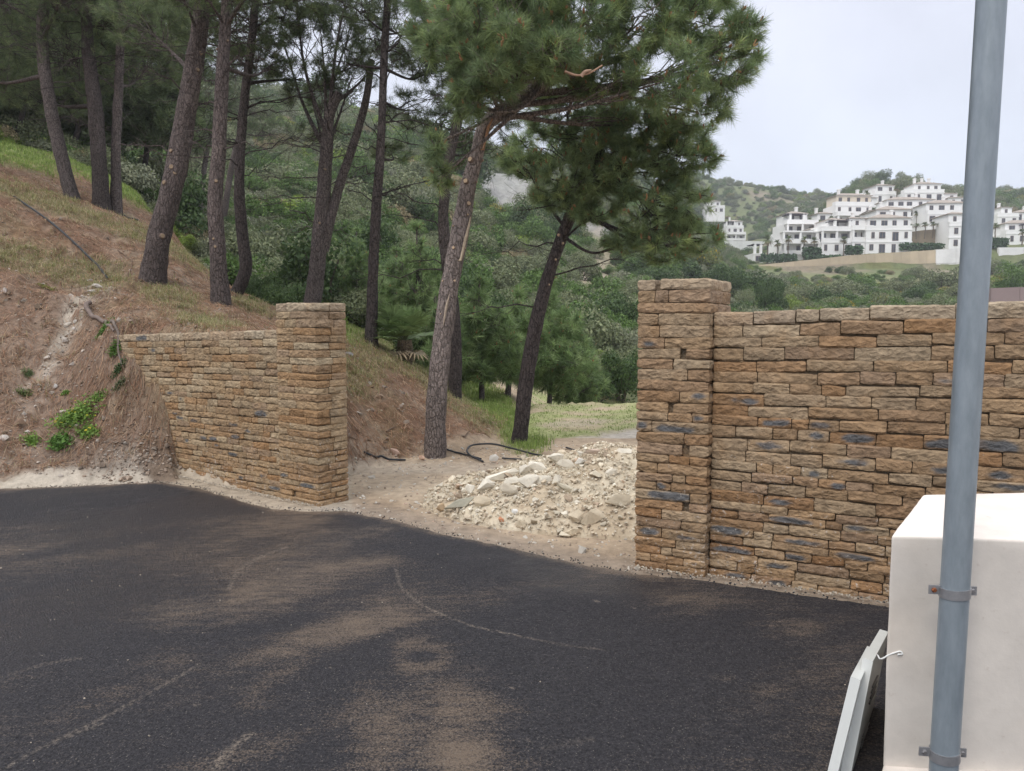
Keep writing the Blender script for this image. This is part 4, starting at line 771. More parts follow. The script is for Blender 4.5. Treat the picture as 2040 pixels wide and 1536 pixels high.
# the lower limbs that carry the right hand, drooping half of the crown
dark = pine('dark pine leaning right beneath the heavy crown, knotted near its top', (1033, 880), [(1043, 800, 0), (1058, 700, 0), (1077, 610, 0), (1096, 540, 0), (1112, 490, 0), (1128, 450, 0), (1150, 400, -.1), (1180, 320, -.3), (1220, 240, -.3)], 33, 20, 'dark',
    [(1140, 360, -.6, 80, .75, .9), (1200, 330, -.7, 90, .8, .95), (1270, 340, -.8, 80, .8, 1), (1340, 300, -1.0, 85, .8, 1), (1385, 330, -1.0, 60, .9, 1), (1300, 420, -.9, 80, .8, .9), (1370, 420, -1.0, 65, .8, .9), (1250, 480, -.7, 55, .6, .85), (1330, 490, -.9, 70, .55, .85), (1395, 470, -1.0, 50, .8, .9), (1110, 390, -.2, 60, .6, .9), (1180, 420, -.4, 60, .5, .85), (1280, 260, -.7, 85, .8, 1), (1190, 270, -.2, 85, .8, 1), (1050, 330, .3, 70, .5, .9), (1080, 290, .8, 80, .5, .95), (1370, 270, -.8, 60, .9, 1)], 'main', nn=42, nlen=.145, seed=14, candles=.14, dens=1.5, dead=8, sides=20, group='pines at the gateway', wid=.0024)
# scars on the big trunk, at the places the photo shows them
Pb, rb = big[1], big[2]
def on_trunk(px, py):
    q = proj(Pb); k = int(np.argmin(np.abs(q[1] - py) + 9 * (q[1] < 200))); c = Pb[k]; off = (px - q[0][k]) / F * c[1]; off = np.clip(off, -rb[k] * .93, rb[k] * .93)
    return c, np.array([off, -math.sqrt(rb[k]**2 - off**2), .02]), rb[k]
for px, py, s_ in [(984, 222, .024), (938, 322, .028), (972, 288, .02), (929, 368, .026), (934, 414, .024), (932, 440, .012), (905, 508, .018), (906, 566, .014), (884, 560, .011), (962, 322, .014), (958, 375, .012), (905, 446, .010), (926, 500, .010), (880, 620, .009)]:
    c, d_, rr_ = on_trunk(px, py); stub(big[0], c, d_, rr_ * .95, s_, big[4], out=.018)
# peeled strip
def strip(pts, wd, col, name='peeled_wood'):
    A = Acc(); rows = []
    for px, py, k in pts:
        c, d_, rr_ = on_trunk(px, py); ang = math.atan2(d_[1], d_[0]); w_ = wd * k / rr_
        rows.append([c + np.array([math.cos(ang + o), math.sin(ang + o), 0]) * (rr_ * 1.10 + .012 * math.cos(o / w_ * 1.5)) + [0, 0, .01 * math.sin(o * 40)] for o in np.linspace(-w_, w_, 7)])
    A.grid(np.array(rows), col); rel(A.build(name, M_wood, smooth=True), big[0])
strip([(936, 440, .3), (932, 455, .9), (927, 475, 1), (922, 495, .8), (917, 515, .7), (913, 530, .2)], .026, (.42, .34, .25))
strip([(897, 588, .2), (892, 605, .8), (888, 625, .7), (885, 640, .1)], .018, (.36, .29, .22))
strip([(982, 236, .4), (972, 262, 1), (962, 290, .7), (957, 310, .2)], .02, (.33, .19, .11), 'resin_scar')
c, d_, rr_ = None, None, None
for px, py, s_ in [(1113, 462, .02), (1120, 485, .016), (1106, 520, .014), (1093, 575, .012)]:
    q = proj(dark[1]); k = int(np.argmin(np.abs(q[1] - py))); cc_ = dark[1][k]; o_ = (px - q[0][k]) / F * cc_[1]; o_ = np.clip(o_, -dark[2][k] * .9, dark[2][k] * .9)
    stub(dark[0], cc_, np.array([o_, -math.sqrt(max(dark[2][k]**2 - o_**2, 1e-5)), .0]), dark[2][k] * .95, s_, dark[4])
# broken pale branch hooked in the crown
A = Acc(); yb = big[3] - 1.5; A.grid(tube_grid(spline([onp(1125, 142, yb), onp(1150, 150, yb), onp(1170, 147, yb), onp(1200, 130, yb)], 14), np.linspace(.014, .008, 14), 8), (.36, .23, .16), closed=True)
A.grid(tube_grid(spline([onp(1158, 152, yb), onp(1165, 143, yb - .02), onp(1178, 140, yb - .03)], 8), np.linspace(.022, .012, 8), 8), (.38, .25, .18), closed=True)
tag(A.build('broken_branch', M_wood, smooth=True), 'short pale broken branch caught in the crown of the big scarred pine', 'branch')
# young bushy pines in the dip behind
young = [('young pine directly between the scarred and the dark leaning trunk', (960, 800, 17.5), 955, 560, 95), ('young pine touching the left side of the dark leaning trunk', (1010, 812, 19), 1035, 585, 80), ('tall young pine right of the dark leaning trunk', (1095, 790, 20), 1095, 560, 95),
         ('broad pale young pine left of the scarred trunk', (835, 770, 22), 830, 450, 90), ('small rounded young pine at the edge of the grass field', (1150, 780, 21), 1140, 640, 60), ('young pine half hidden left, behind the slender dark pine', (715, 700, 26), 710, 460, 55), ('low young pine left behind the dark pine of the scarred trunk', (880, 780, 20), 868, 590, 60), ('young pine rising just above the dwarf palm', (790, 720, 24), 790, 500, 60)]
for k, (lab, b_, tx, ty, wd_) in enumerate(young):
    px, py, Y = b_; g_ = float(ground((px - CX) / F * Y, Y)); py = CY - 0 ; Pb_ = np.array([(px - CX) / F * Y, Y, g_]); qy = float(proj(Pb_)[1])
    pads = []; hh = qy - ty
    for z_, f_ in ((.26, .7), (.38, .95), (.52, .85), (.70, .65), (.86, .42), (1.0, .22)):
        for s_ in (-1, 0, 1) if f_ > .5 else (0,): pads.append((px + (tx - px) * z_ + s_ * wd_ * f_ * .55, qy - hh * z_, RND.uniform(-.6, .6) * f_, wd_ * f_ * .62, .75, z_ * .97))
    pine(lab, (px, qy, Y), [(px + (tx - px) * .3, qy - hh * .3), (px + (tx - px) * .7, qy - hh * .7), (tx, ty)], 12, 3, 'grey', pads, 'young', nn=20, nlen=.24, seed=40 + k, dens=.55, group='young pines in the dip', sides=8, name='young_pine', wid=.0045, candles=.10)
# pines further up and behind, closing the wood
back = [('dense pine behind, at the upper left edge', (40, 280, 31), 30, 150), ('dense pine behind, above the mossy crest', (150, 300, 33), 160, 140), ('dense pine behind, between the slim and the stout trunk', (285, 330, 36), 285, 140), ('dense pine behind, left of the frame edge', (-90, 270, 30), -90, 150)]
for k, (lab, (px, py, Y), tx, wd_) in enumerate(back):
    g_ = float(ground((px - CX) / F * Y, Y)); Pb_ = np.array([(px - CX) / F * Y, Y, g_]); qy = float(proj(Pb_)[1]); top_ = -60 if px < 500 else 90
    pads = [(px + s_ * wd_ * .6 + RND.uniform(-20, 20), qy + (top_ - qy) * z_, RND.uniform(-1.5, 1.5), wd_ * RND.uniform(.42, .6), .6, .3 + z_ * .6) for z_ in (.3, .45, .6, .75, .9, 1.0) for s_ in (-1, 0, 1)]
    pine(lab, (px, qy, Y), [(px + 6, qy - 80), (tx, qy + (top_ - qy) * .6), (tx, top_)], 12, 5, 'dark', pads, 'back', nn=14, nlen=.38, seed=60 + k, dens=.30, group='pines closing the wood', sides=8, wid=.0075)
# ------------------------------------------------------------------ shrubs
def bush_acc(seed, n=2200, leaf=.05, lobes=9, h=.8, col=((.05, .085, .03), (.07, .11, .04)), flower=None, wood=True):
    """unit bush (radius about 1, standing on z=0): leaf-sized faces on an uneven cluster of lobes"""
    r = np.random.default_rng(seed); A = Acc(); ctr = []
    for k in range(lobes):
        a_ = r.uniform(0, 2 * np.pi); q = math.sqrt(r.random()) * .62; ctr.append((q * math.cos(a_), q * math.sin(a_), h * r.uniform(.25, .95) * (1 - .45 * q), r.uniform(.26, .46)))
    ctr = np.array(ctr); idx = r.integers(0, lobes, n); d = r.normal(size=(n, 3)); d /= np.linalg.norm(d, axis=1)[:, None]; d[:, 2] = np.abs(d[:, 2]) * np.where(r.random(n) < .8, 1, -1)
    P = ctr[idx, :3] + d * (ctr[idx, 3] * r.uniform(.55, 1.08, n) ** .8)[:, None]; P[:, 2] = np.maximum(P[:, 2] * 1.0, .02)
    nrm = d + r.normal(0, .7, (n, 3)); nrm /= np.linalg.norm(nrm, axis=1)[:, None]
    t = np.cross(nrm, r.normal(size=(n, 3))); t /= np.linalg.norm(t, axis=1)[:, None]; b = np.cross(nrm, t); s = leaf * r.uniform(.6, 1.3, n)[:, None]
    v = np.stack([P - t * s, P + b * s * .55, P + t * s, P - b * s * .55], 1).reshape(-1, 3)
    cm = np.array(col); lc = cm[r.integers(0, len(cm), n)] * r.uniform(.75, 1.25, (n, 1)) * (0.85 + .3 * ctr[idx, 3:4])
    if flower is not None: m = r.random(n) < flower[1] * (d[:, 2] > .1); lc[m] = flower[0]
    A.add(v, np.repeat(lc, 4, 0), quads=np.arange(n * 4).reshape(-1, 4))
    if wood:
        for c in ctr: twig(A, (0, 0, -.1), c[:3], .03, .012, (.10, .08, .06), seg=4, sides=4, wob=.06, mat=1, r=r)
    return A
TON = dict(dark=((0.048, 0.088, 0.035), (0.072, 0.120, 0.045)), green=((0.088, 0.160, 0.048), (0.120, 0.200, 0.064)), olive=((0.160, 0.200, 0.120), (0.208, 0.240, 0.144), (0.128, 0.160, 0.096)), grey=((0.208, 0.240, 0.184), (0.256, 0.280, 0.208), (0.160, 0.184, 0.136)), lime=((0.192, 0.272, 0.056), (0.160, 0.240, 0.056)), dry=((0.304, 0.264, 0.168), (0.240, 0.216, 0.144)), gorse=((0.160, 0.192, 0.064), (0.128, 0.160, 0.056)))
TON = {k: tuple(tuple(c * f for c, f in zip(t, (1.10, 1.04, .90))) for t in v) for k, v in TON.items()}
protos = []
for k, (tn, lo, hh, fl_) in enumerate([('dark', 8, .85, None), ('green', 9, .8, None), ('olive', 9, .75, None), ('grey', 8, .65, None), ('lime', 7, .6, None), ('green', 10, 1.0, None), ('dark', 10, 1.1, None), ('gorse', 8, .6, ((.42, .30, .02), .16)), ('dry', 7, .5, None), ('olive', 11, .95, None)]):
    o = bush_acc(300 + k, n=3600, leaf=.040, lobes=lo, h=hh, col=TON[tn], flower=fl_).build('scrub_bush', [M_leaf, M_wood]); COL.objects.unlink(o); protos.append(o)
NS = 17000; r = np.random.default_rng(5)
px_ = r.uniform(-250, 2250, NS); ly = r.uniform(math.log(24), math.log(470), NS); px_[:4000] = r.uniform(1350, 2150, 4000); ly[:4000] = r.uniform(math.log(225), math.log(470), 4000); Y_ = np.exp(ly); X_ = (px_ - CX) / F * Y_
Zs = ground(X_, Y_); spx, spy = proj(np.stack([X_, Y_, Zs], -1)); q = np.stack([X_, Y_, 0 * X_], -1)
clump = fbm(q, .09, 3, 200) + .5 * fbm(q, .03, 2, 210)
keep = np.ones(NS, bool)
def near(px, py, rx, ry): return ((spx - px) / rx)**2 + ((spy - py) / ry)**2 < 1
keep &= ~(near(1190, 530, 60, 60) & (r.random(NS) < .8)) & ~(near(1005, 388, 66, 52) & (r.random(NS) < .92)) & ~(near(1000, 520, 50, 40) & (r.random(NS) < .4)) & ~(near(1205, 462, 60, 14) & (r.random(NS) < .7))
keep &= ~((Y_ > 178) & (Y_ < 262) & (px_ > 1500) & (px_ < 2150)) & ~((Y_ > 322) & (Y_ < 378) & (px_ > 1410) & (px_ < 1490)) & ~((Y_ > 315) & (Y_ < 342) & (px_ > 1410) & (px_ < 1545))
keep &= ~((px_ > 1500) & (px_ < 2100) & (Y_ > 120) & (Y_ < 178) & (r.random(NS) < .35)) & ~((spx < 420) & (Y_ < 30)) & ~((px_ > 880) & (px_ < 1180) & (Y_ < 27)) & ~((px_ > 1040) & (Y_ < 31))
keep &= (clump > -.35) | (r.random(NS) < .5)
X_, Y_, Zs, px_, spy, clump = [v[keep] for v in (X_, Y_, Zs, px_, spy, clump)]; n_ = len(X_)
size = np.clip(.55 + .017 * Y_, .9, 4.2) * r.lognormal(0, .33, n_) * (.9 + .25 * clump)
tone = fbm(np.stack([X_, Y_, 0 * X_], -1), .045, 3, 220) + r.normal(0, .35, n_)
order = [6, 0, 5, 1, 2, 9, 3, 4, 8]; pick = np.array(order)[np.clip(((tone + .9) / 1.8 * 9).astype(int), 0, 8)]
gm = (r.random(n_) < .012) | ((px_ > 1560) & (px_ < 2040) & (Y_ > 60) & (Y_ < 180) & (r.random(n_) < .16)); pick[gm] = 7
size[pick == 6] *= 1.15; size = np.where((px_ > 1500) & (Y_ > 50) & (Y_ < 185), size * .8, size)
size = np.where((px_ > 1380) & (Y_ > 255), size * .62, size); size = np.where((px_ > 1500) & (px_ < 1950) & (Y_ > 135) & (Y_ < 186), size * .55, size); size = np.where((px_ > 1405) & (px_ < 1560) & (Y_ > 130) & (Y_ < 342), size * .5, size)
me = bpy.data.meshes.new('hillside_scrub'); me.vertices.add(n_); me.vertices.foreach_set('co', np.stack([X_, Y_, Zs - .12 * size], -1).astype(np.float32).ravel())
for nm, ty, val in (('size', 'FLOAT', size), ('pick', 'INT', pick), ('spin', 'FLOAT', r.uniform(0, 6.28, n_)), ('tall', 'FLOAT', r.uniform(.7, 1.25, n_))):
    at = me.attributes.new(nm, ty, 'POINT'); at.data.foreach_set('value', val.astype(np.int32 if ty == 'INT' else np.float32))
scrub = bpy.data.objects.new('hillside_scrub', me); COL.objects.link(scrub); tag(scrub, kind='stuff')
ng = bpy.data.node_groups.new('scatter', 'GeometryNodeTree'); ng.interface.new_socket('Geometry', in_out='INPUT', socket_type='NodeSocketGeometry'); ng.interface.new_socket('Geometry', in_out='OUTPUT', socket_type='NodeSocketGeometry')
N = ng.nodes.new; L = ng.links.new; gi = N('NodeGroupInput'); go = N('NodeGroupOutput'); m2p = N('GeometryNodeMeshToPoints'); L(gi.outputs[0], m2p.inputs['Mesh'])
def attr(nm, ty):
    a_ = N('GeometryNodeInputNamedAttribute'); a_.data_type = ty; a_.inputs['Name'].default_value = nm; return a_.outputs['Attribute']
jn = N('GeometryNodeJoinGeometry')
sc_ = N('ShaderNodeCombineXYZ'); sz = attr('size', 'FLOAT'); ml = N('ShaderNodeMath'); ml.operation = 'MULTIPLY'; L(sz, ml.inputs[0]); L(attr('tall', 'FLOAT'), ml.inputs[1]); L(sz, sc_.inputs[0]); L(sz, sc_.inputs[1]); L(ml.outputs[0], sc_.inputs[2])
rt = N('ShaderNodeCombineXYZ'); L(attr('spin', 'FLOAT'), rt.inputs[2]); pk = attr('pick', 'INT')
for k, o in enumerate(protos):
    oi = N('GeometryNodeObjectInfo'); oi.inputs['Object'].default_value = o; oi.inputs['As Instance'].default_value = True
    ip = N('GeometryNodeInstanceOnPoints'); cmpn = N('FunctionNodeCompare'); cmpn.data_type = 'INT'; cmpn.operation = 'EQUAL'; L(pk, cmpn.inputs[2]); cmpn.inputs[3].default_value = k
    L(m2p.outputs[0], ip.inputs['Points']); L(cmpn.outputs[0], ip.inputs['Selection']); L(oi.outputs['Geometry'], ip.inputs['Instance']); L(rt.outputs[0], ip.inputs['Rotation']); L(sc_.outputs[0], ip.inputs['Scale']); L(ip.outputs[0], jn.inputs[0])
L(jn.outputs[0], go.inputs[0]); md = scrub.modifiers.new('scatter', 'NODES'); md.node_group = ng
# bushes that stand out one by one
bm_ = [bush_acc(400 + k, n=6500, leaf=.035, lobes=13, h=h_, col=TON[t_], flower=f_) for k, (t_, h_, f_) in enumerate([('dark', 1.1, None), ('green', 1.0, None), ('olive', .95, None), ('grey', .8, None), ('lime', .9, None), ('gorse', .7, ((.45, .33, .02), .14))])]
bproto = [None] * 6
def bush(label, px, py, Y, wpx, kind, tall=1.0, group='bushes on the slopes'):
    X = (px - CX) / F * Y; s = wpx / F * Y / 2; g_ = float(ground(X, Y))
    z_ = g_ - .1 if py is None else min(g_ - .1, z_at(py, Y))
    if bproto[kind] is None: o = bm_[kind].build('bush', [M_leaf, M_wood]); bproto[kind] = o
    else: o = bproto[kind].copy(); COL.objects.link(o)
    o.location = (X, Y, g_ - .1); o.rotation_euler = (0, 0, RND.uniform(0, 6.28)); o.scale = (s, s, s * tall); tag(o, label, 'bush', group); return o
for a_ in [('dark leafy bush filling the gap right of the hooked pine, upper one', 525, None, 23, 95, 0, 1.5), ('dark leafy bush left of the left gate pier top, lower one', 575, None, 19, 110, 0, 1.4), ('dark green bush between the hooked pine and the forked pine', 600, None, 26, 120, 0, 1.5), ('bright green bush at the right foot of the forked pine', 668, None, 20, 80, 4, 1.2),
           ('pale green bush behind the forked pine, beside the slender pine', 705, None, 27, 90, 1, 1.5), ('grey green bush just behind the hooked trunk', 500, None, 28, 100, 2, 1.3), ('dark bush directly behind the dwarf palm', 820, None, 20.5, 110, 0, 1.5), ('light green bush left of the dwarf palm', 752, None, 17.5, 44, 4, .9),
           ('dark round bush at the far edge of the grass field, nearest the gateway pier', 1235, None, 29, 120, 0, 1.6), ('dark bush at the far edge of the grass field, second from the pier', 1190, None, 28, 90, 0, 1.3), ('grey green olive bush above the field edge beside the pier', 1245, None, 36, 110, 3, 1.7), ('leafy green bush rising left of the right pier', 1200, None, 38, 110, 1, 1.6),
           ('dark bush low left at the field edge, behind the small young pine', 1150, None, 26, 70, 1, 1.2), ('round dark tree-like bush above the right wall, nearest the pier', 1535, None, 78, 80, 0, 1.9), ('grey olive bush above the right wall beside the pier', 1500, None, 72, 75, 3, 1.3), ('second grey olive bush above the right wall', 1575, None, 74, 62, 3, 1.1),
           ('pale yellow green feathery bush on the slope over the right wall', 1625, None, 76, 55, 4, 1.6), ('large dark bush on the slope left of the white houses, behind the pier', 1440, None, 95, 100, 0, 1.5), ('leafy bush on the slope left of the small white house', 1480, None, 120, 60, 1, 1.0), ('yellow flowering gorse below the tan retaining wall, left', 1655, None, 130, 40, 5, .9),
           ('yellow flowering gorse below the tan retaining wall, right', 1745, None, 140, 42, 5, .9), ('round green bush right of the steel pole', 2010, None, 100, 90, 1, 1.4), ('bright green bush near the moss crest between the trunks', 372, None, 30, 60, 4, 1.3), ('dark bush under the wood edge left of the stout pine', 275, None, 31, 90, 1, 1.2)]: bush(*a_)
# dwarf fan palm
def palm_fan(A, base, tip, rad, n=16, col=(.17, .24, .095), r=None, droop=.25):
    base = np.array(base); tip = np.array(tip); A.grid(tube_grid(np.array([base, (base + tip) / 2 + [0, 0, .03], tip]), [.008, .006, .005], 4), (.10, .12, .05), closed=True)
    d = tip - base; d /= np.linalg.norm(d); s = np.cross(d, [0, 0, 1]); s /= np.linalg.norm(s) + 1e-9; u = np.cross(s, d)
    for k in range(n):
        a_ = (k / (n - 1) - .5) * math.radians(200); dd = d * math.cos(a_) + s * math.sin(a_) + u * .15; L_ = rad * r.uniform(.85, 1.05); m_ = tip + dd * L_ * .6; e_ = tip + dd * L_ + [0, 0, -droop * L_ * r.uniform(.3, 1)]; w_ = np.cross(dd, u) * .019 * rad / .35
        A.add([tip, m_ - w_, e_, m_ + w_], np.array(col) * r.uniform(.75, 1.35), quads=[(0, 1, 2, 3)])
r = np.random.default_rng(8); B = Vector(((806 - CX) / F * 13.3, 13.3, float(ground((806 - CX) / F * 13.3, 13.3)))); pb = np.array(B); root = empty('dwarf_fan_palm', 'dwarf fan palm with spiky fronds left of the scarred pine trunk', 'palm', loc=tuple(B))
A = Acc(); G = tube_grid(np.array([pb - [0, 0, .1], pb + [0, 0, .2], pb + [0, 0, .4]]), [.14, .16, .12], 10); A.grid(G + .03 * noise(G, 12)[..., None], (.12, .09, .06), closed=True); rel(A.build('trunk', M_bark), root)
A = Acc()
for k in range(44):
    a_ = r.uniform(0, 6.28); el = r.uniform(.05, 1.35); L_ = r.uniform(.25, .55); d = np.array([math.cos(a_) * math.cos(el), math.sin(a_) * math.cos(el), math.sin(el)]); b_ = pb + [0, 0, .35]; palm_fan(A, b_, b_ + d * L_, r.uniform(.26, .38), 18, r=r)
for k in range(9):
    a_ = r.uniform(0, 6.28); b_ = pb + [0, 0, .3]; palm_fan(A, b_, b_ + [math.cos(a_) * .3, math.sin(a_) * .3, -.12], .3, 12, (.36, .28, .18), r, .6)
rel(A.build('frond', M_leaf), root)
# weeds on the bank
def weed(label, px, py, wpx, n, col, h=.6, leaf=.03, yellow=.0, name='weed_clump'):
    B = hit(px, py); s = .72 * wpx / F * B.y / 2; r = np.random.default_rng(int(px * 7 + py)); A = Acc(); leaf *= .62; n = int(n * 1.25)
    x = r.normal(0, .42, n) * s; y = r.normal(0, .24, n) * s; gz = ground(B.x + x, B.y + y) - B.z; z = gz + np.abs(r.normal(0, .5, n)) * s * h * .6 + .01
    P = np.stack([x, y, z], 1); nr = r.normal(0, .6, (n, 3)) + [0, -.3, .8]; nr /= np.linalg.norm(nr, axis=1)[:, None]; t = np.cross(nr, r.normal(size=(n, 3))); t /= np.linalg.norm(t, axis=1)[:, None]; b = np.cross(nr, t); l = leaf * r.uniform(.5, 1.3, n)[:, None]
    c = np.array(col) * r.uniform(.7, 1.35, (n, 1)); c[r.random(n) < yellow] = (.5, .42, .04)
    A.add(np.stack([P - t * l, P + b * l * .6, P + t * l, P - b * l * .6], 1).reshape(-1, 3), np.repeat(c, 4, 0), quads=np.arange(4 * n).reshape(-1, 4))
    for k in range(min(60, n // 8)):
        q = P[r.integers(n)]; A.grid(tube_grid(np.array([[q[0] * .8, q[1] * .8, gz.mean() - .02 + 0 * q[2]], q]), [.003, .0015], 3), (.09, .12, .04), closed=True)
    o = A.build(name, M_leaf); o.location = B; tag(o, label, 'weeds', 'green weeds on the bank'); return o
gr_ = (.14, .23, .045)
weed('largest bright green weed patch with tiny yellow flowers, low on the left bank', 148, 838, 120, 1500, gr_, yellow=.03); weed('green weed clump at the lower left of the big weed patch', 62, 884, 50, 420, gr_, .9, .022); weed('broad leaved green weed at the foot of the big weed patch', 120, 886, 62, 300, (.10, .19, .04), .7, .045)
weed('green weed clump at the lower right of the big weed patch', 176, 868, 60, 500, gr_, yellow=.05); weed('green weed clump at the upper right of the big weed patch', 198, 796, 40, 320, gr_, .7, .025); weed('small green weed tuft just above the big weed patch', 131, 787, 26, 160, gr_, .6, .02)
weed('green leafy weed beside the curved root', 207, 660, 44, 420, (.09, .17, .03), .8, .025); weed('weed hanging over the buried end of the left wall', 228, 704, 40, 320, (.09, .17, .03), .8, .022); weed('dark green weed lower on the buried wall edge', 238, 738, 44, 320, (.06, .10, .035), .7, .022)
weed('dry dark weed tuft left of the left wall', 238, 768, 40, 260, (.09, .12, .05), .5, .018); weed('pale green tuft left of the big weed patch', 48, 790, 44, 320, (.15, .19, .06), .8, .018); weed('yellowish weed patch high on the left bank', 92, 575, 50, 360, (.17, .17, .04), .4, .02); weed('faint weed tuft at the left middle of the bank', 56, 750, 34, 200, (.11, .15, .06), .7, .018); weed('weed tuft at the foot of the straight grey brown pine', 505, 600, 36, 220, (.13, .19, .05), .9, .03)
# ------------------------------------------------------------------ grass, pine litter (nobody could count them)
def scatter_on(W, n, r):
    """pick points on the terrain sheet with probability ~ W * screen area"""
    w_ = W[:-1, :-1].ravel(); c = np.cumsum(w_); k = np.searchsorted(c, r.random(n) * c[-1]); i, j = np.unravel_index(np.minimum(k, len(w_) - 1), (NPX - 1, NY - 1))
    a_ = PXS[0] + (i + r.random(n)) * (PXS[1] - PXS[0]); Y = np.exp(math.log(2.2) + (j + r.random(n)) / (NY - 1) * math.log(560 / 2.2)); X = (a_ - CX) / F * Y; return np.stack([X, Y, ground(X, Y) - .012], 1)
vis = (SPX > -120) & (SPX < 2100)
def blades(name, W, n, col, h, wd, r, lean=.5, curl=.5):
    P = scatter_on(W * vis, n, r); k = r.uniform(0, 2 * np.pi, n); hh = h * r.uniform(.4, 1.2, n) * (1 + .03 * np.maximum(P[:, 1] - 10, 0)); ww = wd * (P[:, 1] / 10) ** .8 * r.uniform(.6, 1.3, n)
    d = np.stack([np.cos(k), np.sin(k), 0 * k], 1); ln = r.normal(0, lean, n); s = np.stack([-np.sin(k), np.cos(k), 0 * k], 1)
    m_ = P + [0, 0, 1] * (hh * .6)[:, None] + d * (ln * hh * .35)[:, None]; e_ = P + [0, 0, 1] * (hh * (1 - curl * np.abs(ln)))[:, None] + d * (ln * hh)[:, None]
    v = np.stack([P - s * ww[:, None], P + s * ww[:, None], m_ + s * ww[:, None] * .7, m_ - s * ww[:, None] * .7, e_], 1).reshape(-1, 3); cm = np.array(col); c = cm[r.integers(0, len(cm), n)] * r.uniform(.7, 1.3, (n, 1)); i = np.arange(n)[:, None] * 5
    A = Acc(); A.add(v, np.repeat(c, 5, 0), quads=i + np.array([0, 1, 2, 3])); A.t.append(i + np.array([3, 2, 4])); A.tm.append(np.zeros(n)); return tag(A.build(name, M_grass), kind='stuff')
r = np.random.default_rng(9); TU = sstep(.0, .4, fbm(P3, 4, 3, 300)) ** 1.5
blades('dry_grass', (DRY * (.15 + TU) + .03 * bankm * (TU > .3)) * (TY < 26), 62000, ((.38, .33, .17), (.28, .28, .12), (.46, .40, .26), (.20, .23, .08)), .11, .0024, r, 1.15)
blades('field_grass', (GRN * fieldm * (.2 + TU) * (TY < 33)), 30000, ((.20, .27, .08), (.26, .32, .11), (.17, .24, .06), (.32, .33, .16)), .035, .004, r, .6)
blades('green_grass', (GRN * (1 - fieldm) * (.2 + TU) * (TY < 33)), 60000, ((.19, .27, .065), (.25, .33, .08), (.15, .22, .06), (.30, .34, .13)), .10, .0035, r, .6)
def litter_sticks(name, W, n, col, ln, wd, r):
    P = scatter_on(W * vis, n, r); k = r.uniform(0, 2 * np.pi, n); dx = np.stack([np.cos(k), np.sin(k), 0 * k], 1); L_ = ln * r.uniform(.4, 1.4, n)[:, None] * (1 + .02 * (P[:, 1:2] - 8)); a_ = P - dx * L_; b_ = P + dx * L_
    a_[:, 2] = ground(a_[:, 0], a_[:, 1]) + r.uniform(-.01, .03, n); b_[:, 2] = ground(b_[:, 0], b_[:, 1]) + r.uniform(-.01, .05, n); s = np.cross(b_ - a_, np.array([0, -.4, 1.])); s /= np.linalg.norm(s, axis=1)[:, None]; w_ = (wd * (P[:, 1] / 10) * r.uniform(.5, 1.5, n))[:, None]
    m_ = (a_ + b_) / 2 + r.normal(0, .25, (n, 3)) * L_ * .5 ; cm = np.array(col); c = cm[r.integers(0, len(cm), n)] * r.uniform(.6, 1.35, (n, 1)); i = np.arange(n)[:, None] * 6
    m_[:, 2] = np.maximum(m_[:, 2], ground(m_[:, 0], m_[:, 1]) + .004)
    A = Acc(); A.add(np.stack([a_ - s * w_, a_ + s * w_, m_ + s * w_, m_ - s * w_, b_ + s * w_ * .5, b_ - s * w_ * .5], 1).reshape(-1, 3), np.repeat(c, 6, 0), quads=np.concatenate([i + [0, 1, 2, 3], i + [3, 2, 4, 5]])); return tag(A.build(name, M_grass), kind='stuff')
litter_sticks('pine_litter', bankm * (TY < 24) * (.5 + TU) * (1 - .7 * GRN) * (1 - .75 * PAL), 80000, ((.23, .125, .075), (.31, .185, .115), (.42, .30, .20), (.15, .09, .06), (.36, .24, .155), (.27, .15, .09)), .055, .0022, r)
# ------------------------------------------------------------------ stones
def rock_pts(r, n=14, ax=(1, .7, .5)):
    d = r.normal(size=(n, 3)); d /= np.linalg.norm(d, axis=1)[:, None]; return d * r.uniform(.8, 1.05, (n, 1)) * np.array(ax)
import bmesh
def hull(P, bev=0):
    b = bmesh.new(); vs_ = [b.verts.new(p) for p in P]; res = bmesh.ops.convex_hull(b, input=vs_); bmesh.ops.delete(b, geom=[v for v in b.verts if not v.link_faces], context='VERTS')
    bmesh.ops.dissolve_limit(b, angle_limit=.12, verts=b.verts, edges=b.edges)
    if bev: bmesh.ops.bevel(b, geom=list(b.edges), offset=bev, segments=2, profile=.6, affect='EDGES')
    bmesh.ops.triangulate(b, faces=b.faces); b.verts.index_update(); v = np.array([v.co[:] for v in b.verts]); t = np.array([[q.index for q in f.verts] for f in b.faces]); b.free(); return v, t
r = np.random.default_rng(21); SMALL = [hull(rock_pts(r, 11, (1, r.uniform(.6, .9), r.uniform(.35, .7)))) for _ in range(16)]; BIG = [hull(rock_pts(r, 16, (1, r.uniform(.45, .75), r.uniform(.25, .5))), .02) for _ in range(10)]
def rot3(a, b, c):
    ca, sa, cb, sb, cc, sc2 = math.cos(a), math.sin(a), math.cos(b), math.sin(b), math.cos(c), math.sin(c)
    return np.array([[ca, -sa, 0], [sa, ca, 0], [0, 0, 1]]) @ np.array([[cb, 0, sb], [0, 1, 0], [-sb, 0, cb]]) @ np.array([[1, 0, 0], [0, cc, -sc2], [0, sc2, cc]])
def pebbles(A, P, S, cols_, r, sink=.2):
    for p, s, c in zip(P, S, cols_):
        v, t = SMALL[r.integers(16)]; M = rot3(r.uniform(0, 6.28), r.uniform(-.5, .5), r.uniform(-.5, .5)); A.add(v @ M.T * s + p + [0, 0, s * (.45 - sink)], np.array(c), tris=t)
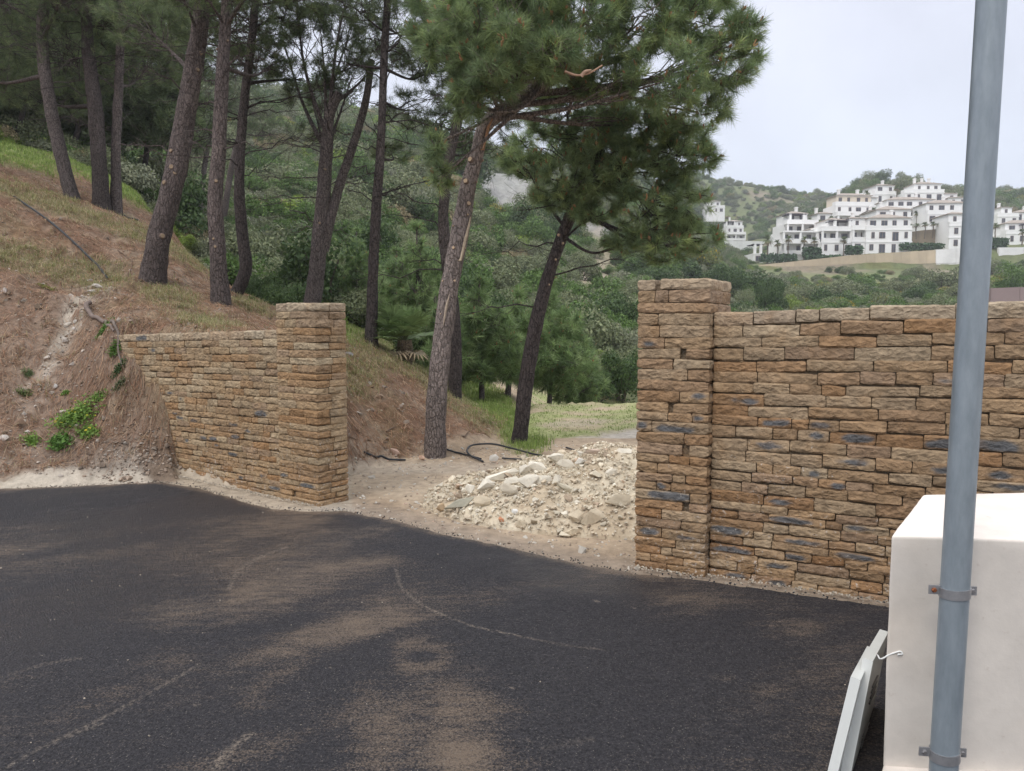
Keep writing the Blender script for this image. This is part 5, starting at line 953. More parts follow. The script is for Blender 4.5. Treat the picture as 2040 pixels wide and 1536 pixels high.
# rubble heap
HC = np.array([1.0, 7.05]); 
def heap(x, y):
    dx = (x - 1.25) / 2.15; dy = (y - 7.25) / 1.45; dl = np.sqrt(dx * dx + dy * dy); q_ = np.stack([x, y, 0 * x], -1)
    return np.clip(1 - dl, 0, 1) ** .75 * .56 * (1 + .45 * fbm(q_, 1.6, 3, 400)) + (dl < 1.02) * .03 * fbm(q_, 7, 3, 401)
xs2, ys2 = np.meshgrid(np.linspace(-1.1, 3.6, 190), np.linspace(5.7, 8.8, 130), indexing='ij'); hz = heap(xs2, ys2) + ground(xs2, ys2) - .015; q_ = np.stack([xs2, ys2, 0 * xs2], -1)
cc = mixc(np.broadcast_to(np.array([.52, .455, .345]), hz.shape + (3,)), [.42, .34, .24], sstep(-.2, .4, fbm(q_, 2.5, 4, 402))); 
A = Acc(); A.grid(np.stack([xs2, ys2, hz - .03 * (heap(xs2, ys2) < .015)], -1).transpose(1, 0, 2), cc.transpose(1, 0, 2)); 
n = 17000; X = r.uniform(-1.1, 3.2, n * 3); Yy = r.uniform(5.75, 8.6, n * 3); hh = heap(X, Yy); kp = hh > .012 * r.random(n * 3); X, Yy, hh = X[kp][:n], Yy[kp][:n], hh[kp][:n]; n = len(X)
S = np.minimum(r.lognormal(-4.65, .65, n), .07); wt = sstep(.1, .5, hh)[:, None]
pal_ = np.array([(.54, .475, .365), (.48, .405, .30), (.60, .55, .45), (.42, .345, .25), (.32, .25, .18), (.44, .33, .24)]); cs = pal_[r.choice(6, n, p=[.32, .22, .18, .14, .10, .04])] * r.uniform(.8, 1.15, (n, 1)); cs = cs * (1 + .1 * wt)
pebbles(A, np.stack([X, Yy, hh + ground(X, Yy)], 1), S, cs, r, .25); rub = tag(A.build('rubble', M_rock), kind='stuff')
# single slabs on the heap
def slab(label, px, py, wpx, hpx, ang, col, name='rock_slab', group='large pale slabs on the rubble heap', Y=None, kind=None, thick=.8):
    d = pt(px, py + hpx * .45, 1.0); 
    if Y is None:
        Ys_ = np.linspace(5.2, 9.5, 500) if name == 'rock_slab' else np.linspace(5.2, 30, 2500); zz_ = ground(d.x * Ys_, Ys_) + (heap(d.x * Ys_, Ys_) if name == 'rock_slab' else 0); k_ = int(np.argmax(H + (d.z - H) * Ys_ <= zz_)); Y = Ys_[k_]; zb = zz_[k_]
    else: zb = float(ground(d.x * Y, Y))
    rr = np.random.default_rng(int(px * 13 + py)); v, t = hull(rock_pts(rr, 13, (1, .6, 1)), .025); k9 = 1.25 if name == 'rock_slab' else 1.0; hw = k9 * wpx / F * Y / 2; hh_ = k9 * hpx / F * Y / 2; v = v * [hw, max(hh_, hw * .45) * thick, hh_]; a_ = R(-ang); v = v @ np.array([[math.cos(a_), 0, -math.sin(a_)], [0, 1, 0], [math.sin(a_), 0, math.cos(a_)]]).T
    A = Acc(); A.add(v, np.array(col), tris=t); o = A.build(name, M_rock); o.location = (d.x * Y, Y + .02, zb + hh_ * .75); return tag(o, label, 'rock', group)
cr = (.66, .61, .51); tn_ = (.53, .45, .33); gr2 = (.40, .38, .30)
for a_ in [('longest pale slab on the crest of the heap, pointing up to the right', 1000, 948, 68, 20, -14, cr), ('blocky pale slab under the left end of the longest slab', 966, 968, 34, 26, -10, cr), ('short pale slab below the middle of the longest slab', 1022, 960, 40, 16, -16, cr), ('pale rounded slab centre of the heap, standing on its edge', 1050, 962, 52, 26, -28, cr), ('pale slab right of the edge-standing slab', 1085, 955, 42, 22, -18, cr),
           ('pale slab under the edge-standing slab', 1012, 978, 38, 22, 14, (.52, .46, .36)), ('greenish grey long slab low on the left flank of the heap', 915, 1006, 66, 18, -22, gr2), ('brown block at the far left toe of the heap', 876, 1012, 20, 20, 5, (.36, .26, .16)), ('pale stone left of the blocky slab', 938, 976, 28, 22, 20, cr), ('tan block above the greenish slab', 955, 1002, 42, 22, -12, tn_),
           ('large tan slab low on the right of the heap', 1185, 1028, 56, 34, -40, tn_), ('tan slab left of the large low slab', 1148, 1032, 30, 30, 35, tn_), ('rounded tan boulder near the right pier', 1232, 998, 60, 22, -6, (.50, .43, .32)), ('pale stone at the upper right of the heap near the pier', 1218, 942, 26, 14, -18, cr), ('pale upright stone on the heap crest', 1108, 917, 34, 26, -10, cr),
           ('pale block on the crest right of the upright stone', 1157, 922, 26, 20, -30, (.60, .57, .50)), ('pinkish block on the crest, third from the pier', 1180, 902, 30, 16, 0, (.48, .38, .30)), ('flat pale slab on the crest by the pier', 1248, 900, 40, 10, 4, cr), ('small pale slab beside the pinkish block', 1130, 926, 34, 18, 10, cr), ('small orange brick piece near the heap foot', 998, 1036, 12, 12, 0, (.48, .22, .12)),
           ('small white stone near the heap foot', 1026, 1020, 12, 12, 0, (.68, .67, .63)), ('tan stone at the foot of the heap, centre', 1038, 1046, 24, 16, 8, tn_), ('long thin stone right of centre on the heap', 1130, 975, 46, 14, 28, (.52, .47, .36)), ('pale block above the long thin stone', 1108, 958, 20, 20, 10, cr), ('pale stone between heap centre and crest', 1070, 930, 36, 20, 12, cr), ('tan stone at the heap foot toward the pier', 1142, 1062, 26, 18, -5, tn_), ('pale slab on the far crest left end', 1045, 938, 26, 20, -30, cr)]: slab(*a_)
for a_ in [('pointed white stone by the black hose left of the heap', 984, 912, 22, 22, 0, (.50, .47, .42)), ('flat pinkish stone left of the scarred pine foot', 786, 900, 32, 16, 30, (.42, .30, .24)), ('small pink stone at the foot of the scarred pine', 842, 912, 20, 12, 10, (.44, .30, .22)), ('pale stone on the bank at the left picture edge', 8, 578, 18, 14, 0, (.45, .40, .36)), ('grey flat stone behind the left pier', 694, 704, 22, 10, 15, (.30, .29, .28)),
           ('round pale stone in the washed gully', 123, 676, 20, 16, 0, (.42, .37, .32)), ('top pale flat stone where the black hose ends', 180, 558, 20, 8, 0, (.46, .43, .40)), ('large pale flat stone just below the hose end', 192, 568, 34, 12, 8, (.50, .46, .42)), ('lower pale flat stone below the hose end', 182, 580, 26, 9, -8, (.50, .46, .42)), ('brown boulder low on the left bank', 38, 842, 32, 20, -20, (.24, .16, .11)),
           ('white stone beside the brown boulder', 44, 824, 16, 12, 10, (.55, .52, .48)), ('pale stone at the left of the weed patch', 54, 862, 14, 10, 0, (.42, .38, .33)), ('white stone low at the left picture edge', 6, 872, 26, 16, 0, (.50, .45, .40)), ('grey stone in the gully middle', 142, 724, 20, 14, 20, (.38, .34, .30)), ('small white stone in the upper gully', 150, 640, 18, 12, 0, (.50, .46, .41)), ('white stone group low in the gully', 148, 655, 14, 10, 0, (.48, .44, .40)), ('white elongated stone in the lower gully', 108, 770, 12, 14, 40, (.52, .49, .45))]: slab(*a_[:7], name='stone', group='loose stones on the ground and bank')
# gravel
A = Acc(); W = (PAL * 1.2 + .12 * bankm * (TY < 13)) * (TY < 14) * (SPX < 700) + .0; P = scatter_on(W * vis, 2200, r); S = np.minimum(r.lognormal(-4.3, .5, len(P)), .06); pebbles(A, P, S, np.array([.40, .35, .30]) * r.uniform(.6, 1.35, (len(P), 1)), r, .3)
W = blob(960, 905, 330, 22, 0, .5, 7, 12) + .22 * flat * (SPX > 640) * (SPX < 1300) * (TY > 5); P = scatter_on(W * vis, 2600, r); S = np.minimum(r.lognormal(-4.5, .55, len(P)), .06); c = np.array([(.46, .42, .36), (.36, .30, .24), (.50, .36, .28), (.28, .22, .17)])[r.choice(4, len(P), p=[.45, .3, .05, .2])] * r.uniform(.75, 1.2, (len(P), 1)); pebbles(A, P, S, c, r, .3)
ed_x = r.uniform(-5.2, 6, 1500); ey_ = np.interp(ed_x, eX, eY) + r.normal(.0, .05, 1500); pebbles(A, np.stack([ed_x, ey_, np.full(1500, .012)], 1), r.uniform(.004, .012, 1500), np.where(r.random((1500, 1)) < .6, np.array([[.025, .025, .028]]), np.array([[.30, .26, .21]])), r, .3)
gx = r.uniform(-5, 2.4, 160); gy = r.uniform(2.2, 6.8, 160); kp = gy < np.interp(gx, eX, eY) - .1; pebbles(A, np.stack([gx, gy, np.full(160, .017)], 1)[kp], r.uniform(.003, .008, kp.sum()), np.broadcast_to(np.array([.42, .36, .28]), (kp.sum(), 3)), r, .2)
# mortar crumbs at the wall feet
for P0_, U_, L_ in ((Pr - Ur * .5 - Vr * .04, Ur, 4.0), (K - Vl * .04, Ul, 4.0)):
    s_ = r.uniform(0, L_, 700); P = P0_ + U_ * s_[:, None] - (Vr if P0_[0] > 0 else Vl) * np.abs(r.normal(0, .035, 700))[:, None] + ((Vr * .07) if P0_[0] > 0 else 0) * (s_ > .5)[:, None]; P[:, 2] = .012; pebbles(A, P, r.uniform(.004, .014, 700), np.array([.40, .35, .28]) * r.uniform(.6, 1.2, (700, 1)), r, .3)
P = scatter_on(bankm * (TY < 15) * (.12 + TU) * vis, 6000, r); pebbles(A, P, np.minimum(r.lognormal(-4.15, .6, len(P)), .09), np.array([(.20, .145, .10), (.26, .21, .165), (.36, .32, .27)])[r.choice(3, len(P), p=[.5, .32, .18])] * r.uniform(.6, 1.4, (len(P), 1)), r, .35)
W = blob(270, 905, 90, 50, 0, .5, 7.6, 9.2); P = scatter_on(W * vis, 500, r); pebbles(A, P, np.minimum(r.lognormal(-4.1, .5, len(P)), .06), np.array([.20, .155, .12]) * r.uniform(.6, 1.7, (len(P), 1)), r, .35)
gx = r.uniform(-5, 2.6, 2600); gy = r.uniform(2.0, 7.5, 2600); kp = gy < np.interp(gx, eX, eY) - .03; pebbles(A, np.stack([gx, gy, np.full(2600, .016)], 1)[kp], r.uniform(.0018, .0042, kp.sum()), np.array([.26, .23, .19]) * r.uniform(.4, 1.5, (kp.sum(), 1)), r, .2)
tag(A.build('gravel', M_rock), kind='stuff')
# ------------------------------------------------------------------ hoses, roots, sticks
def lay(name, label, cat, pts, rad, col, mat, group=None, lift=0, taper=1, sides=8, ymax=40, wob=0):
    W = [np.array(hit(*p[:2], ymax=ymax)) + [0, 0, rad * .8 + (p[2] if len(p) > 2 else 0)] for p in pts]; P = spline(W, len(W) * 8); P[:, 2] = np.maximum(P[:, 2], ground(P[:, 0], P[:, 1]) + rad * .5)
    if wob: P = P + np.stack([noise(P, 6, k) for k in (1, 2, 3)], -1) * wob
    A = Acc(); G = tube_grid(P, np.linspace(rad, rad * taper, len(P)), sides); A.grid(G, col, closed=True); cap(A, G[-1], col); cap(A, G[0], col, flip=True); o = A.build(name, mat, smooth=True)
    g0 = P[0]; return tag(o, label, cat, group)
bk = (.022, .024, .028); hs_ = 'black irrigation hoses'
lay('hose', 'long black hose running down the left bank to the pale stones', 'hose', [(-60, 335), (0, 378), (45, 405), (95, 440), (140, 478), (175, 512), (198, 535), (214, 558)], .019, bk, M_black, hs_)
lay('hose', 'short black hose lying left of the scarred pine foot', 'hose', [(725, 902), (745, 911), (775, 917), (808, 918)], .013, bk, M_black, hs_)
lay('hose', 'black hose looping on the ground right of the scarred pine', 'hose', [(962, 921, 0), (940, 914, .02), (931, 903, .04), (945, 896, .06), (975, 894, .06), (1020, 899, .03), (1060, 907, .01), (1095, 912)], .013, bk, M_black, hs_)
lay('hose', 'black hose from behind the scarred trunk toward the hose loop', 'hose', [(884, 896), (905, 902), (930, 908), (958, 916)], .013, bk, M_black, hs_)
lay('hose', 'thin black hose lying under the hose loop', 'hose', [(1000, 914), (1030, 916), (1078, 917)], .011, bk, M_black, hs_)
lay('hose', 'black hose end by the grass field near the heap', 'hose', [(1128, 893), (1150, 899), (1172, 902)], .012, bk, M_black, hs_)
lay('hose', 'thin dark hose crossing the far slope behind the slim pine', 'hose', [(238, 425), (258, 436), (276, 440)], .02, (.05, .05, .05), M_black, hs_)
lay('tree_root', 'curved grey root sticking out of the bank left of the wall', 'root', [(178, 610, .02), (172, 622, .06), (180, 634, .03), (196, 642, .02), (215, 652, 0), (228, 664, 0)], .035, (.17, .13, .11), M_wood, taper=.5, wob=.02)
lay('tree_root', 'thin root hanging down the buried end of the left wall', 'root', [(222, 645, .02), (230, 655, .03), (235, 668, .0), (236, 700, 0), (243, 735, 0)], .022, (.15, .12, .10), M_wood, taper=.5, wob=.02)
for lab, p_ in [('short dark stick on the bank left of the scarred pine', [(770, 862), (778, 856), (788, 852)]), ('small stick on the brown slope right of the scarred pine', [(924, 872), (930, 866), (934, 862)]), ('pale stick behind the left pier foot', [(690, 870), (700, 873), (711, 878)]), ('pale stick on the bank above the left wall', [(333, 636), (340, 643), (347, 650)]), ('long thin fallen twig on the upper bank', [(235, 500), (255, 515), (262, 535), (255, 550)]), ('fallen pale branch by the left wall top', [(258, 632), (264, 640), (268, 650)])]: lay('stick', lab, 'stick', p_, .012, (.16, .11, .08), M_wood, 'sticks lying on the bank', taper=.5)
# ------------------------------------------------------------------ white hillside houses
M_roof = vc_mat('roof_tile', .9, .25, .8, 5, .3, 4, .05); M_glass = vc_mat('window_glass', .25, .2, .5, 3, 0, spec=.5); M_conc = vc_mat('retaining_concrete', .9, .18, .22, 7, .3, 1.2, .05)
WH = np.array([.80, .79, .77]); CRM = np.array([.66, .58, .47]); RF = np.array([.31, .265, .225]); DK = (.05, .05, .065); FR = (.22, .17, .15)
def house(label, px, py, Y, wpx, floors, rot=0, setback=(), top=WH, chim=1, pergola=None, loggia=(), wins=None, roof=True, depth=9, seed=0, roofcol=RF):
    """py = foot of the front wall; storeys are 3 m; setback[k] = (left inset, right inset, back) in metres for storey k"""
    r = np.random.default_rng(seed + 700); W = wpx / F * Y; X = (px - CX) / F * Y; Zb = z_at(py, Y); c, s = math.cos(R(rot)), math.sin(R(rot)); root = empty('house', label, 'house', 'white houses on the hill', (X, Y, Zb))
    def part(name, boxes, mat, parent=root, col=WH):
        A = Acc()
        for b in boxes:
            x0, x1, y0, y1, z0, z1 = b[:6]; cx, cy_ = (x0 + x1) / 2, (y0 + y1) / 2; box(A, (cx * c - cy_ * s, cx * s + cy_ * c, (z0 + z1) / 2), (x1 - x0, y1 - y0, z1 - z0), b[6] if len(b) > 6 else col, rz=R(rot), mat=0)
        o = A.build(name, mat); o.parent = parent; return o
    walls = []; fr_ = []; ht = 3.0; prev = None
    ext = [(-W / 2, -W / 2 + W, 0)]
    for k in range(floors):
        li, ri, bk_ = setback[k] if k < len(setback) else (0, 0, 0); x0, x1, y0 = -W / 2 + li, W / 2 - ri, bk_; z0 = k * ht
        col = top if k == floors - 1 else WH; yy = y0 + (1.8 if k in loggia else 0)
        walls.append((x0, x1, yy, depth, z0 - (4 if k == 0 else 0), z0 + ht - .02 * 0, col)); 
        walls.append((x0 - .15, x1 + .15, y0 - .12, yy + .3, z0 + ht - .28, z0 + ht + .02, WH))
        if k in loggia:
            nc = max(2, int((x1 - x0) / 3.4) + 1)
            for q in range(nc): xc = x0 + .25 + (x1 - x0 - .5) * q / (nc - 1); walls.append((xc - .25, xc + .25, y0, y0 + .4, z0, z0 + ht - .28, WH))
            walls.append((x0, x1, y0 - .02, y0 + .12, z0, z0 + 1.0, WH * .97)); walls.append((x1 - .3, x1, y0 + .4, yy, z0, z0 + ht - .28, WH))
        nx = k + 1 < floors; li2, ri2, bk2 = setback[k + 1] if nx and k + 1 < len(setback) else (0, 0, 0)
        if nx and (bk2 > bk_ or li2 > li or ri2 > ri): walls.append((x0, x1, y0 - .04, y0 + .15, z0 + ht, z0 + ht + .95, WH)); walls.append((x0, x0 + .15, y0 + .15, bk2 + .5, z0 + ht, z0 + ht + .95, WH)); walls.append((x1 - .15, x1, y0 + .15, bk2 + .5, z0 + ht, z0 + ht + .95, WH))
        fr_.append((x0, x1, yy, z0))
    part('wall', walls, M_plaster)
    for k, (x0, x1, yy, z0) in enumerate(fr_):
        nw = (wins[k] if wins else max(1, int((x1 - x0) / 2.5)))
        for q in range(nw):
            xc = x0 + (x1 - x0) * (q + .5) / nw + r.uniform(-.3, .3); ww = r.choice([.8, 1.0, 1.5] if k not in loggia else [1.2, 1.8], 1)[0]; tall = r.random() < .45 or k in loggia; za, zb2 = z0 + (.15 if tall else .8), z0 + 2.35
            f_ = part('window', [(xc - ww / 2, xc + ww / 2, yy - .10, yy + .02, za, zb2, FR)], M_wood, col=FR)
            g_ = [(xc - ww / 2 + .1 + j * (ww - .1) / 2, xc - ww / 2 + j * (ww - .1) / 2 + (ww - .1) / 2, yy - .13, yy - .09, za + .1, zb2 - .1, (.06, .065, .08)) for j in (0, 1)]; part('pane', g_, M_glass, f_)
    x0, x1, yy, z0 = fr_[-1]; zt3 = z0 + ht
    if roof:
        A = Acc(); o_ = .35; a_, b_, d0, d1 = x0 - o_, x1 + o_, yy - o_, depth + o_; rh = min((b_ - a_), (d1 - d0)) * .17; mx_, rl = (a_ + b_) / 2, max(0, (b_ - a_) - (d1 - d0)) / 2; my = (d0 + d1) / 2
        v = np.array([(a_, d0, zt3 + .03), (b_, d0, zt3 + .03), (b_, d1, zt3 + .03), (a_, d1, zt3 + .03), (mx_ - rl, my, zt3 + rh), (mx_ + rl, my, zt3 + rh), (a_, d0, zt3 - .12), (b_, d0, zt3 - .12), (b_, d1, zt3 - .12), (a_, d1, zt3 - .12)]); v = np.stack([v[:, 0] * c - v[:, 1] * s, v[:, 0] * s + v[:, 1] * c, v[:, 2]], 1)
        A.add(v, roofcol, quads=[(0, 1, 5, 4), (2, 3, 4, 5), (6, 7, 1, 0), (7, 8, 2, 1), (8, 9, 3, 2), (9, 6, 0, 3), (9, 8, 7, 6)], tris=[(3, 0, 4), (1, 2, 5)]); ro = A.build('roof', M_roof); ro.parent = root
        for q in range(chim):
            xc = x0 + (x1 - x0) * (.2 + .55 * q / max(1, chim - 1) if chim > 1 else r.uniform(.2, .8)); part('chimney', [(xc - .35, xc + .35, my - .35, my + .35, zt3, zt3 + rh + 1.1, WH), (xc - .45, xc + .45, my - .45, my + .45, zt3 + rh + .8, zt3 + rh + .95, WH)], M_plaster, ro)
    if pergola:
        a_, b_, k_ = pergola; z_ = k_ * ht; bx_ = [(a_, b_, .2, 4.2, z_ + 2.3, z_ + 2.5, (.045, .038, .05))] + [(xx - .3, xx + .3, .2, .8, z_, z_ + 2.6, WH) for xx in np.linspace(a_ + .6, b_ - .6, max(2, int((b_ - a_) / 5)))]
        part('pergola', bx_, M_plaster)
    return root
HZ = [
 ('small white house far left on the distant slope, standing on its white retaining wall', 1461, 479, 345, 40, 3, 4, ((0, 0, 0), (0, 1, .5), (2, 1, 2)), WH, 1, (-5, 0, 2), (0,), dict(seed=1)),
 ('pale house half hidden behind the pine crown on the distant slope', 1420, 425, 372, 36, 2, 0, ((0, 0, 0), (1, 2, 1)), WH, 1, None, (), dict(seed=2)),
 ('lone small white cube house with dark pergola, left below the terraces', 1506, 528, 196, 21, 1, 6, ((0, 0, 0),), WH, 0, (-1.4, 1.4, 1), (), dict(seed=3, roof=False, depth=6)),
 ('lowest row house on the left, with deep white loggias behind young palms', 1592, 507, 190.5, 72, 2, 5, ((0, 0, 0), (0, 0, 1)), WH, 0, None, (0, 1), dict(seed=4, roof=False)),
 ('second row house on the left with dark shaded upper terrace and white chimney', 1592, 467, 203, 64, 2, 5, ((0, 0, 0), (1, 2, 2.5)), WH, 1, (-4, 1, 1), (0,), dict(seed=5)),
 ('lowest row house in the middle with wide pergola roof', 1660, 506, 190, 62, 3, 5, ((0, 0, 0), (0, 0, 0), (3, 0, 3)), WH, 0, (-1, 4, 2), (1,), dict(seed=6, roofcol=RF)),
 ('lowest row house right of the middle, with stepped balconies', 1711, 504, 190, 42, 3, 2, ((0, 0, 0), (0, 0, 0), (0, 1, 2)), WH, 1, None, (1,), dict(seed=7)),
 ('large white three storey house at the right end of the lowest row', 1762, 505, 189, 88, 3, -3, ((0, 0, 0), (0, 0, 0), (1, 0, 1)), WH, 1, None, (), dict(seed=8)),
 ('pergola topped house standing over the right end of the lowest row', 1770, 440, 200, 66, 1, -3, ((0, 0, 0),), WH, 1, (-2, 4, 0), (), dict(seed=9)),
 ('cream topped white house in the upper middle, left of the palms', 1698, 449, 216, 78, 3, 4, ((0, 0, 0), (0, 0, 1.5), (1, 0, 3)), CRM, 2, None, (0,), dict(seed=10)),
 ('narrow white house with palms in front, behind the cream topped one', 1640, 446, 219, 40, 1, 4, ((0, 0, 0),), WH, 1, None, (), dict(seed=11)),
 ('broad white house in the upper right of the village with long balcony', 1800, 437, 222, 104, 2, -2, ((0, 0, 0), (2, 0, 1.5)), WH, 1, None, (0,), dict(seed=12)),
 ('upper white house with three chimneys under the wooded crest', 1828, 402, 240, 76, 2, -2, ((0, 0, 0), (4, 0, 2)), WH, 3, None, (), dict(seed=13)),
 ('small white house highest on the left of the crest', 1752, 405, 246, 44, 2, 5, ((0, 0, 0), (1, 0, 1)), WH, 1, None, (), dict(seed=14)),
 ('white house left of the steel pole at mid height, with corner windows', 1878, 447, 208, 80, 2, -4, ((0, 0, 0), (0, 0, 1)), WH, 1, None, (), dict(seed=15)),
 ('tall narrow white house directly left of the steel pole', 1904, 496, 192, 46, 3, -3, ((0, 0, 0), (0, 0, 0), (0, 0, .6)), WH, 0, None, (), dict(seed=16)),
 ('small house with dark pergola behind the pole at the crest', 1872, 404, 250, 36, 1, -3, ((0, 0, 0),), WH, 1, (-3, 3, 0), (), dict(seed=17)),
 ('white house just right of the steel pole, tiled tower roof', 1995, 450, 232, 40, 2, -4, ((0, 0, 0), (2, 1, 2)), WH, 1, None, (), dict(seed=18)),
 ('white terraced house at the right picture edge with navy awning', 2035, 487, 200, 80, 2, -6, ((0, 0, 0), (1, 0, 2.5)), WH, 0, (-1, 6, 1), (), dict(seed=19)),
 ('narrow white house stepping up behind the left end of the lowest row', 1631, 478, 197, 34, 1, 8, ((0, 0, 0),), WH, 1, None, (0,), dict(seed=21)),
 ('white house with brown roof wedged between the cream topped house and the broad one', 1736, 462, 206, 40, 2, -10, ((0, 0, 0), (1, 1, 1)), WH, 1, None, (), dict(seed=22)),
 ('low white annex with dark awning at the right foot of the broad upper house', 1850, 455, 212, 30, 1, 8, ((0, 0, 0),), WH, 0, (-2, 2, 0), (), dict(seed=23, roof=False)),
 ('pale upper house peeping out left of the small highest house', 1722, 412, 243, 30, 1, 12, ((0, 0, 0),), WH, 1, None, (), dict(seed=24)),
 ('white house on the crest right of the three chimneys', 1895, 412, 247, 34, 1, -8, ((0, 0, 0),), WH, 1, None, (), dict(seed=25)),
 ('lower white wing with arched terrace at the far left foot of the lowest row', 1562, 508, 191.5, 30, 1, 12, ((0, 0, 0),), WH, 0, None, (0,), dict(seed=26, roof=False, depth=6)),
 ('white house behind the navy awning at the right edge', 2035, 442, 236, 50, 1, -4, ((0, 0, 0),), WH, 1, None, (), dict(seed=20))]
for lab, px, py, Y, wpx, fl_, rot, sb_, tp, ch_, pg, lg, kw in HZ: house(lab, px, py, Y, wpx, fl_, rot, sb_, tp, ch_, pg, lg, **kw)
def retaining(label, top, bot, Y, col, seams=6, name='retaining_wall', dY=0):
    """top, bot: [(px, py)...] of the face; joints cut as thin grooves"""
    T = np.array([onp(a[0], a[1], Y + dY * k) for k, a in enumerate(top)]); Bm = np.array([onp(a[0], a[1], Y + dY * k) for k, a in enumerate(bot)]); Bm[:, 2] -= 2.0; A = Acc(); n = seams * (len(top) - 1) + 1; t_ = np.linspace(0, 1, n); s_ = np.linspace(0, 1, len(top))
    Ti = np.stack([np.interp(t_, s_, T[:, k]) for k in range(3)], 1); Bi = np.stack([np.interp(t_, s_, Bm[:, k]) for k in range(3)], 1)
    for k in range(n - 1):
        for z0, z1 in ((0, .49), (.5, 1.0)):
            a_, b_ = Ti[k] * .998 + Ti[k + 1] * .002, Ti[k] * .012 + Ti[k + 1] * .988; c_, d_ = Bi[k] * .998 + Bi[k + 1] * .002, Bi[k] * .012 + Bi[k + 1] * .988
            q = [c_ + (a_ - c_) * z0, d_ + (b_ - d_) * z0, d_ + (b_ - d_) * z1, c_ + (a_ - c_) * z1]; v = np.array(q + [p + [0, .7, 0] for p in q]); A.add(v, np.array(col) * RND.uniform(.88, 1.08), quads=[(0, 1, 2, 3), (3, 2, 6, 7), (1, 5, 6, 2), (4, 0, 3, 7), (5, 4, 7, 6)])
    v = np.array([Bi[0], Bi[-1], Ti[-1] - [0, 0, .05], Ti[0] - [0, 0, .05]]) + [0, .12, 0]
    return tag(A.build(name, M_conc), label, 'retaining wall', 'retaining walls of the hill village')
retaining('long tan concrete retaining wall under the lowest row of white houses', [(1512, 528), (1600, 519), (1690, 509), (1780, 503), (1864, 498)], [(1512, 541), (1600, 541), (1690, 541), (1780, 539), (1864, 537)], 185.5, (.50, .41, .29), 5)
retaining('short bright white stretch of retaining wall beside the pole', [(1865, 497), (1945, 494)], [(1865, 536), (1945, 536)], 185.3, (.74, .73, .71), 2)
retaining('brown stone faced terrace wall with a row of palms on top', [(1806, 463), (1845, 458), (1878, 456)], [(1806, 489), (1845, 486), (1878, 484)], 199, (.30, .24, .17), 6)
retaining('white retaining wall at the right picture edge', [(1990, 493), (2090, 492)], [(1990, 516), (2090, 520)], 186, (.74, .73, .71), 2)
retaining('long white retaining wall under the small far left house', [(1424, 481), (1480, 480), (1538, 481)], [(1424, 496), (1480, 502), (1538, 502)], 336, (.72, .72, .71), 3)
retaining('low mauve garden wall at the right picture edge beyond the stone wall', [(1975, 574), (2090, 570)], [(1975, 606), (2090, 606)], 60, (.30, .225, .215), 2)
# hedges
def hedge(label, px, py, Y, wpx, hpx, seed):
    r = np.random.default_rng(seed); W = wpx / F * Y; Hh = hpx / F * Y; n = 900; P = np.stack([r.uniform(-W / 2, W / 2, n), r.uniform(-.8, .8, n), r.uniform(-.5, Hh, n)], 1); P += r.normal(0, .1, (n, 3)); nr = r.normal(size=(n, 3)); nr /= np.linalg.norm(nr, axis=1)[:, None]; t = np.cross(nr, r.normal(size=(n, 3))); t /= np.linalg.norm(t, axis=1)[:, None]; b = np.cross(nr, t); A = Acc()
    A.add(np.stack([P - t * .35, P + b * .25, P + t * .35, P - b * .25], 1).reshape(-1, 3), np.repeat(np.array([.07, .13, .06]) * r.uniform(.7, 1.3, (n, 1)), 4, 0), quads=np.arange(4 * n).reshape(-1, 4)); o = A.build('hedge', M_leaf); o.location = onp(px, py, Y); return tag(o, label, 'hedge', 'clipped hedges of the hill village')
for k, a_ in enumerate([('dark hedge along the wall at the left end of the village', 1550, 517, 187.5, 70, 10), ('dark hedge in front of the lowest row, third of the way along', 1617, 507, 187.5, 34, 13), ('dark hedge beside the large three storey house', 1701, 502, 187.5, 30, 11), ('dark planting along the foot of the brown terrace wall', 1835, 494, 188.5, 84, 9), ('dark green hedge right of the steel pole', 1985, 489, 188, 40, 14), ('low hedge running along the top of the tan wall', 1640, 514, 186.7, 70, 5)]): hedge(*a_, k)
# feather and fan palms of the village
r = np.random.default_rng(31); palmA = []
def far_palm():
    A = Acc(); A.grid(tube_grid(np.array([(0, 0, -.5), (.05, 0, .4), (0, 0, .86)]), [.045, .032, .03], 6), (.15, .12, .09), closed=True); tr = A.build('trunk', M_wood); A = Acc()
    for k in range(34):
        a_ = r.uniform(0, 6.28); el = r.uniform(-.9, 1.25); d = np.array([math.cos(a_) * math.cos(el), math.sin(a_) * math.cos(el), math.sin(el)]); b_ = np.array([0, 0, .86]); m_ = b_ + d * .17; e_ = b_ + d * .30 + [0, 0, -.07]; s = np.cross(d, [0, 0, 1.]); s /= np.linalg.norm(s) + 1e-6
        for o_ in (-1, 0, 1): s2 = s * .055 * o_; A.add([b_, m_ - s * .022 + s2, e_ + s2 * 1.6, m_ + s * .022 + s2], np.array([.14, .18, .075] if el > -.4 else [.24, .20, .12]) * r.uniform(.7, 1.3), quads=[(0, 1, 2, 3)])
    return tr, A.build('crown', M_leaf)
ptr, pcr = far_palm(); first = True
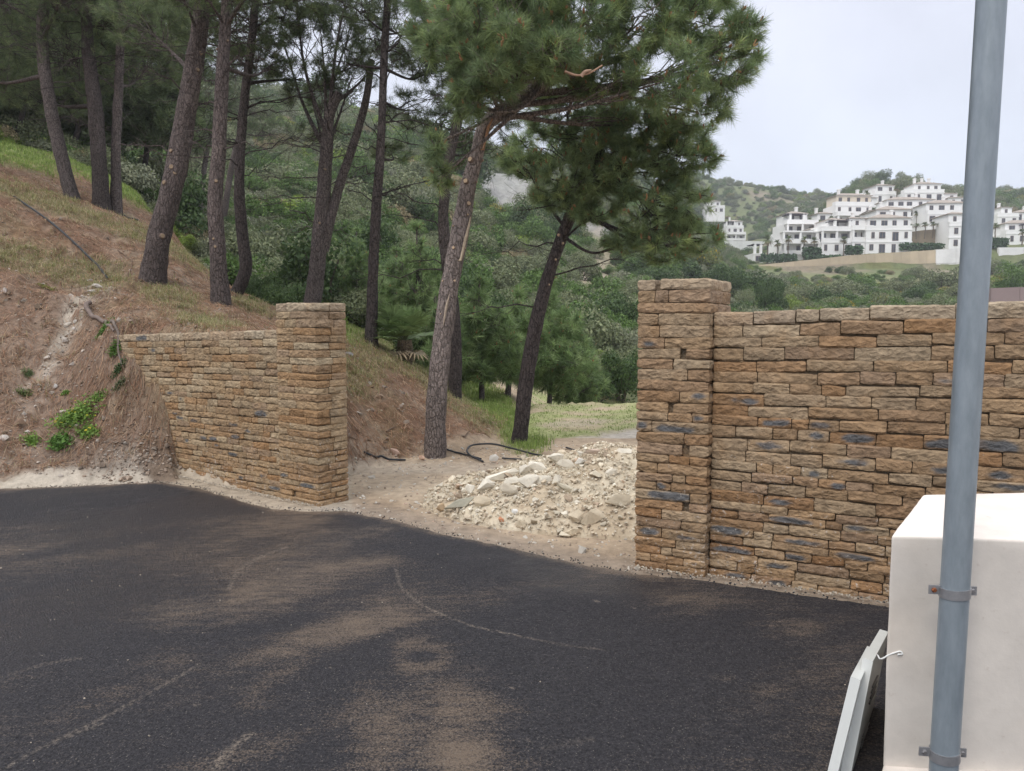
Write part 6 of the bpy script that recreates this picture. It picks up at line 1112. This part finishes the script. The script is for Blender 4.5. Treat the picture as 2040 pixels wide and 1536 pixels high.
PL = [(1529, 478, 522, 187.6, 'tall thin palm left of the lowest row, farthest left'), (1548, 484, 512, 189, 'shorter palm second from the left end of the village'), (1571, 476, 507, 187.6, 'palm before the left loggias of the lowest row'), (1602, 477, 507, 187.6, 'palm before the middle loggias of the lowest row'), (1621, 479, 506, 187.6, 'palm over the hedge in the lowest row'), (1680, 478, 506, 187.6, 'palm between the middle and right lowest houses'),
      (1613, 440, 466, 210, 'palm at the second row, beside the white chimney'), (1633, 443, 466, 213, 'bushy palm left of the narrow white house'), (1655, 437, 464, 213, 'palm in front of the narrow white house'), (1726, 385, 408, 236, 'palm above the cream topped house'), (1740, 420, 448, 211, 'broad palm right of the cream topped house'), (1768, 418, 446, 215, 'palm left of the broad upper house balcony'),
      (1782, 425, 447, 215, 'low palm before the broad upper house'), (1825, 425, 447, 215, 'palm at the right of the broad upper house'), (1786, 375, 402, 244, 'palm under the wooded crest'), (1812, 450, 468, 198, 'first palm on the brown terrace wall'), (1826, 449, 466, 198, 'second palm on the brown terrace wall'), (1842, 447, 465, 198, 'third palm on the brown terrace wall'), (1858, 446, 464, 198, 'fourth palm on the brown terrace wall'), (1873, 447, 464, 198, 'last palm on the brown terrace wall, next to the tall house'), (1983, 450, 475, 196, 'palm directly right of the steel pole'), (2035, 462, 486, 192, 'palm at the right picture edge')]
for px, pt_, pb_, Y, lab in PL:
    hgt = (pb_ - pt_) / F * Y * 1.15; root = empty('palm_tree', 'feathery ' + lab, 'palm tree', 'palms among the white houses', tuple(onp(px, pb_, Y))); root.scale = (max(hgt, 4.5) * .95,) * 2 + (hgt,); root.rotation_euler = (0, 0, RND.uniform(0, 6))
    for o in (ptr, pcr):
        c_ = o if first else o.copy()
        if not first: COL.objects.link(c_)
        c_.parent = root
    first = False
# railing posts of the village road
for k, px in enumerate(range(1600, 1860, 20)): pass
# ------------------------------------------------------------------ haze: thin even air over the whole valley
hm = bpy.data.materials.new('haze'); hm.use_nodes = True; t = hm.node_tree; t.nodes.clear(); mo = t.nodes.new('ShaderNodeOutputMaterial'); pv = t.nodes.new('ShaderNodeVolumePrincipled'); pv.inputs['Color'].default_value = (.93, .96, 1.0, 1); pv.inputs['Density'].default_value = .0005; pv.inputs['Anisotropy'].default_value = 0.0; t.links.new(pv.outputs[0], mo.inputs['Volume'])
A = Acc(); box(A, (0, 140, 45), (2200, 920, 140), (1, 1, 1)); hz_ = A.build('haze', hm); tag(hz_, kind='stuff')
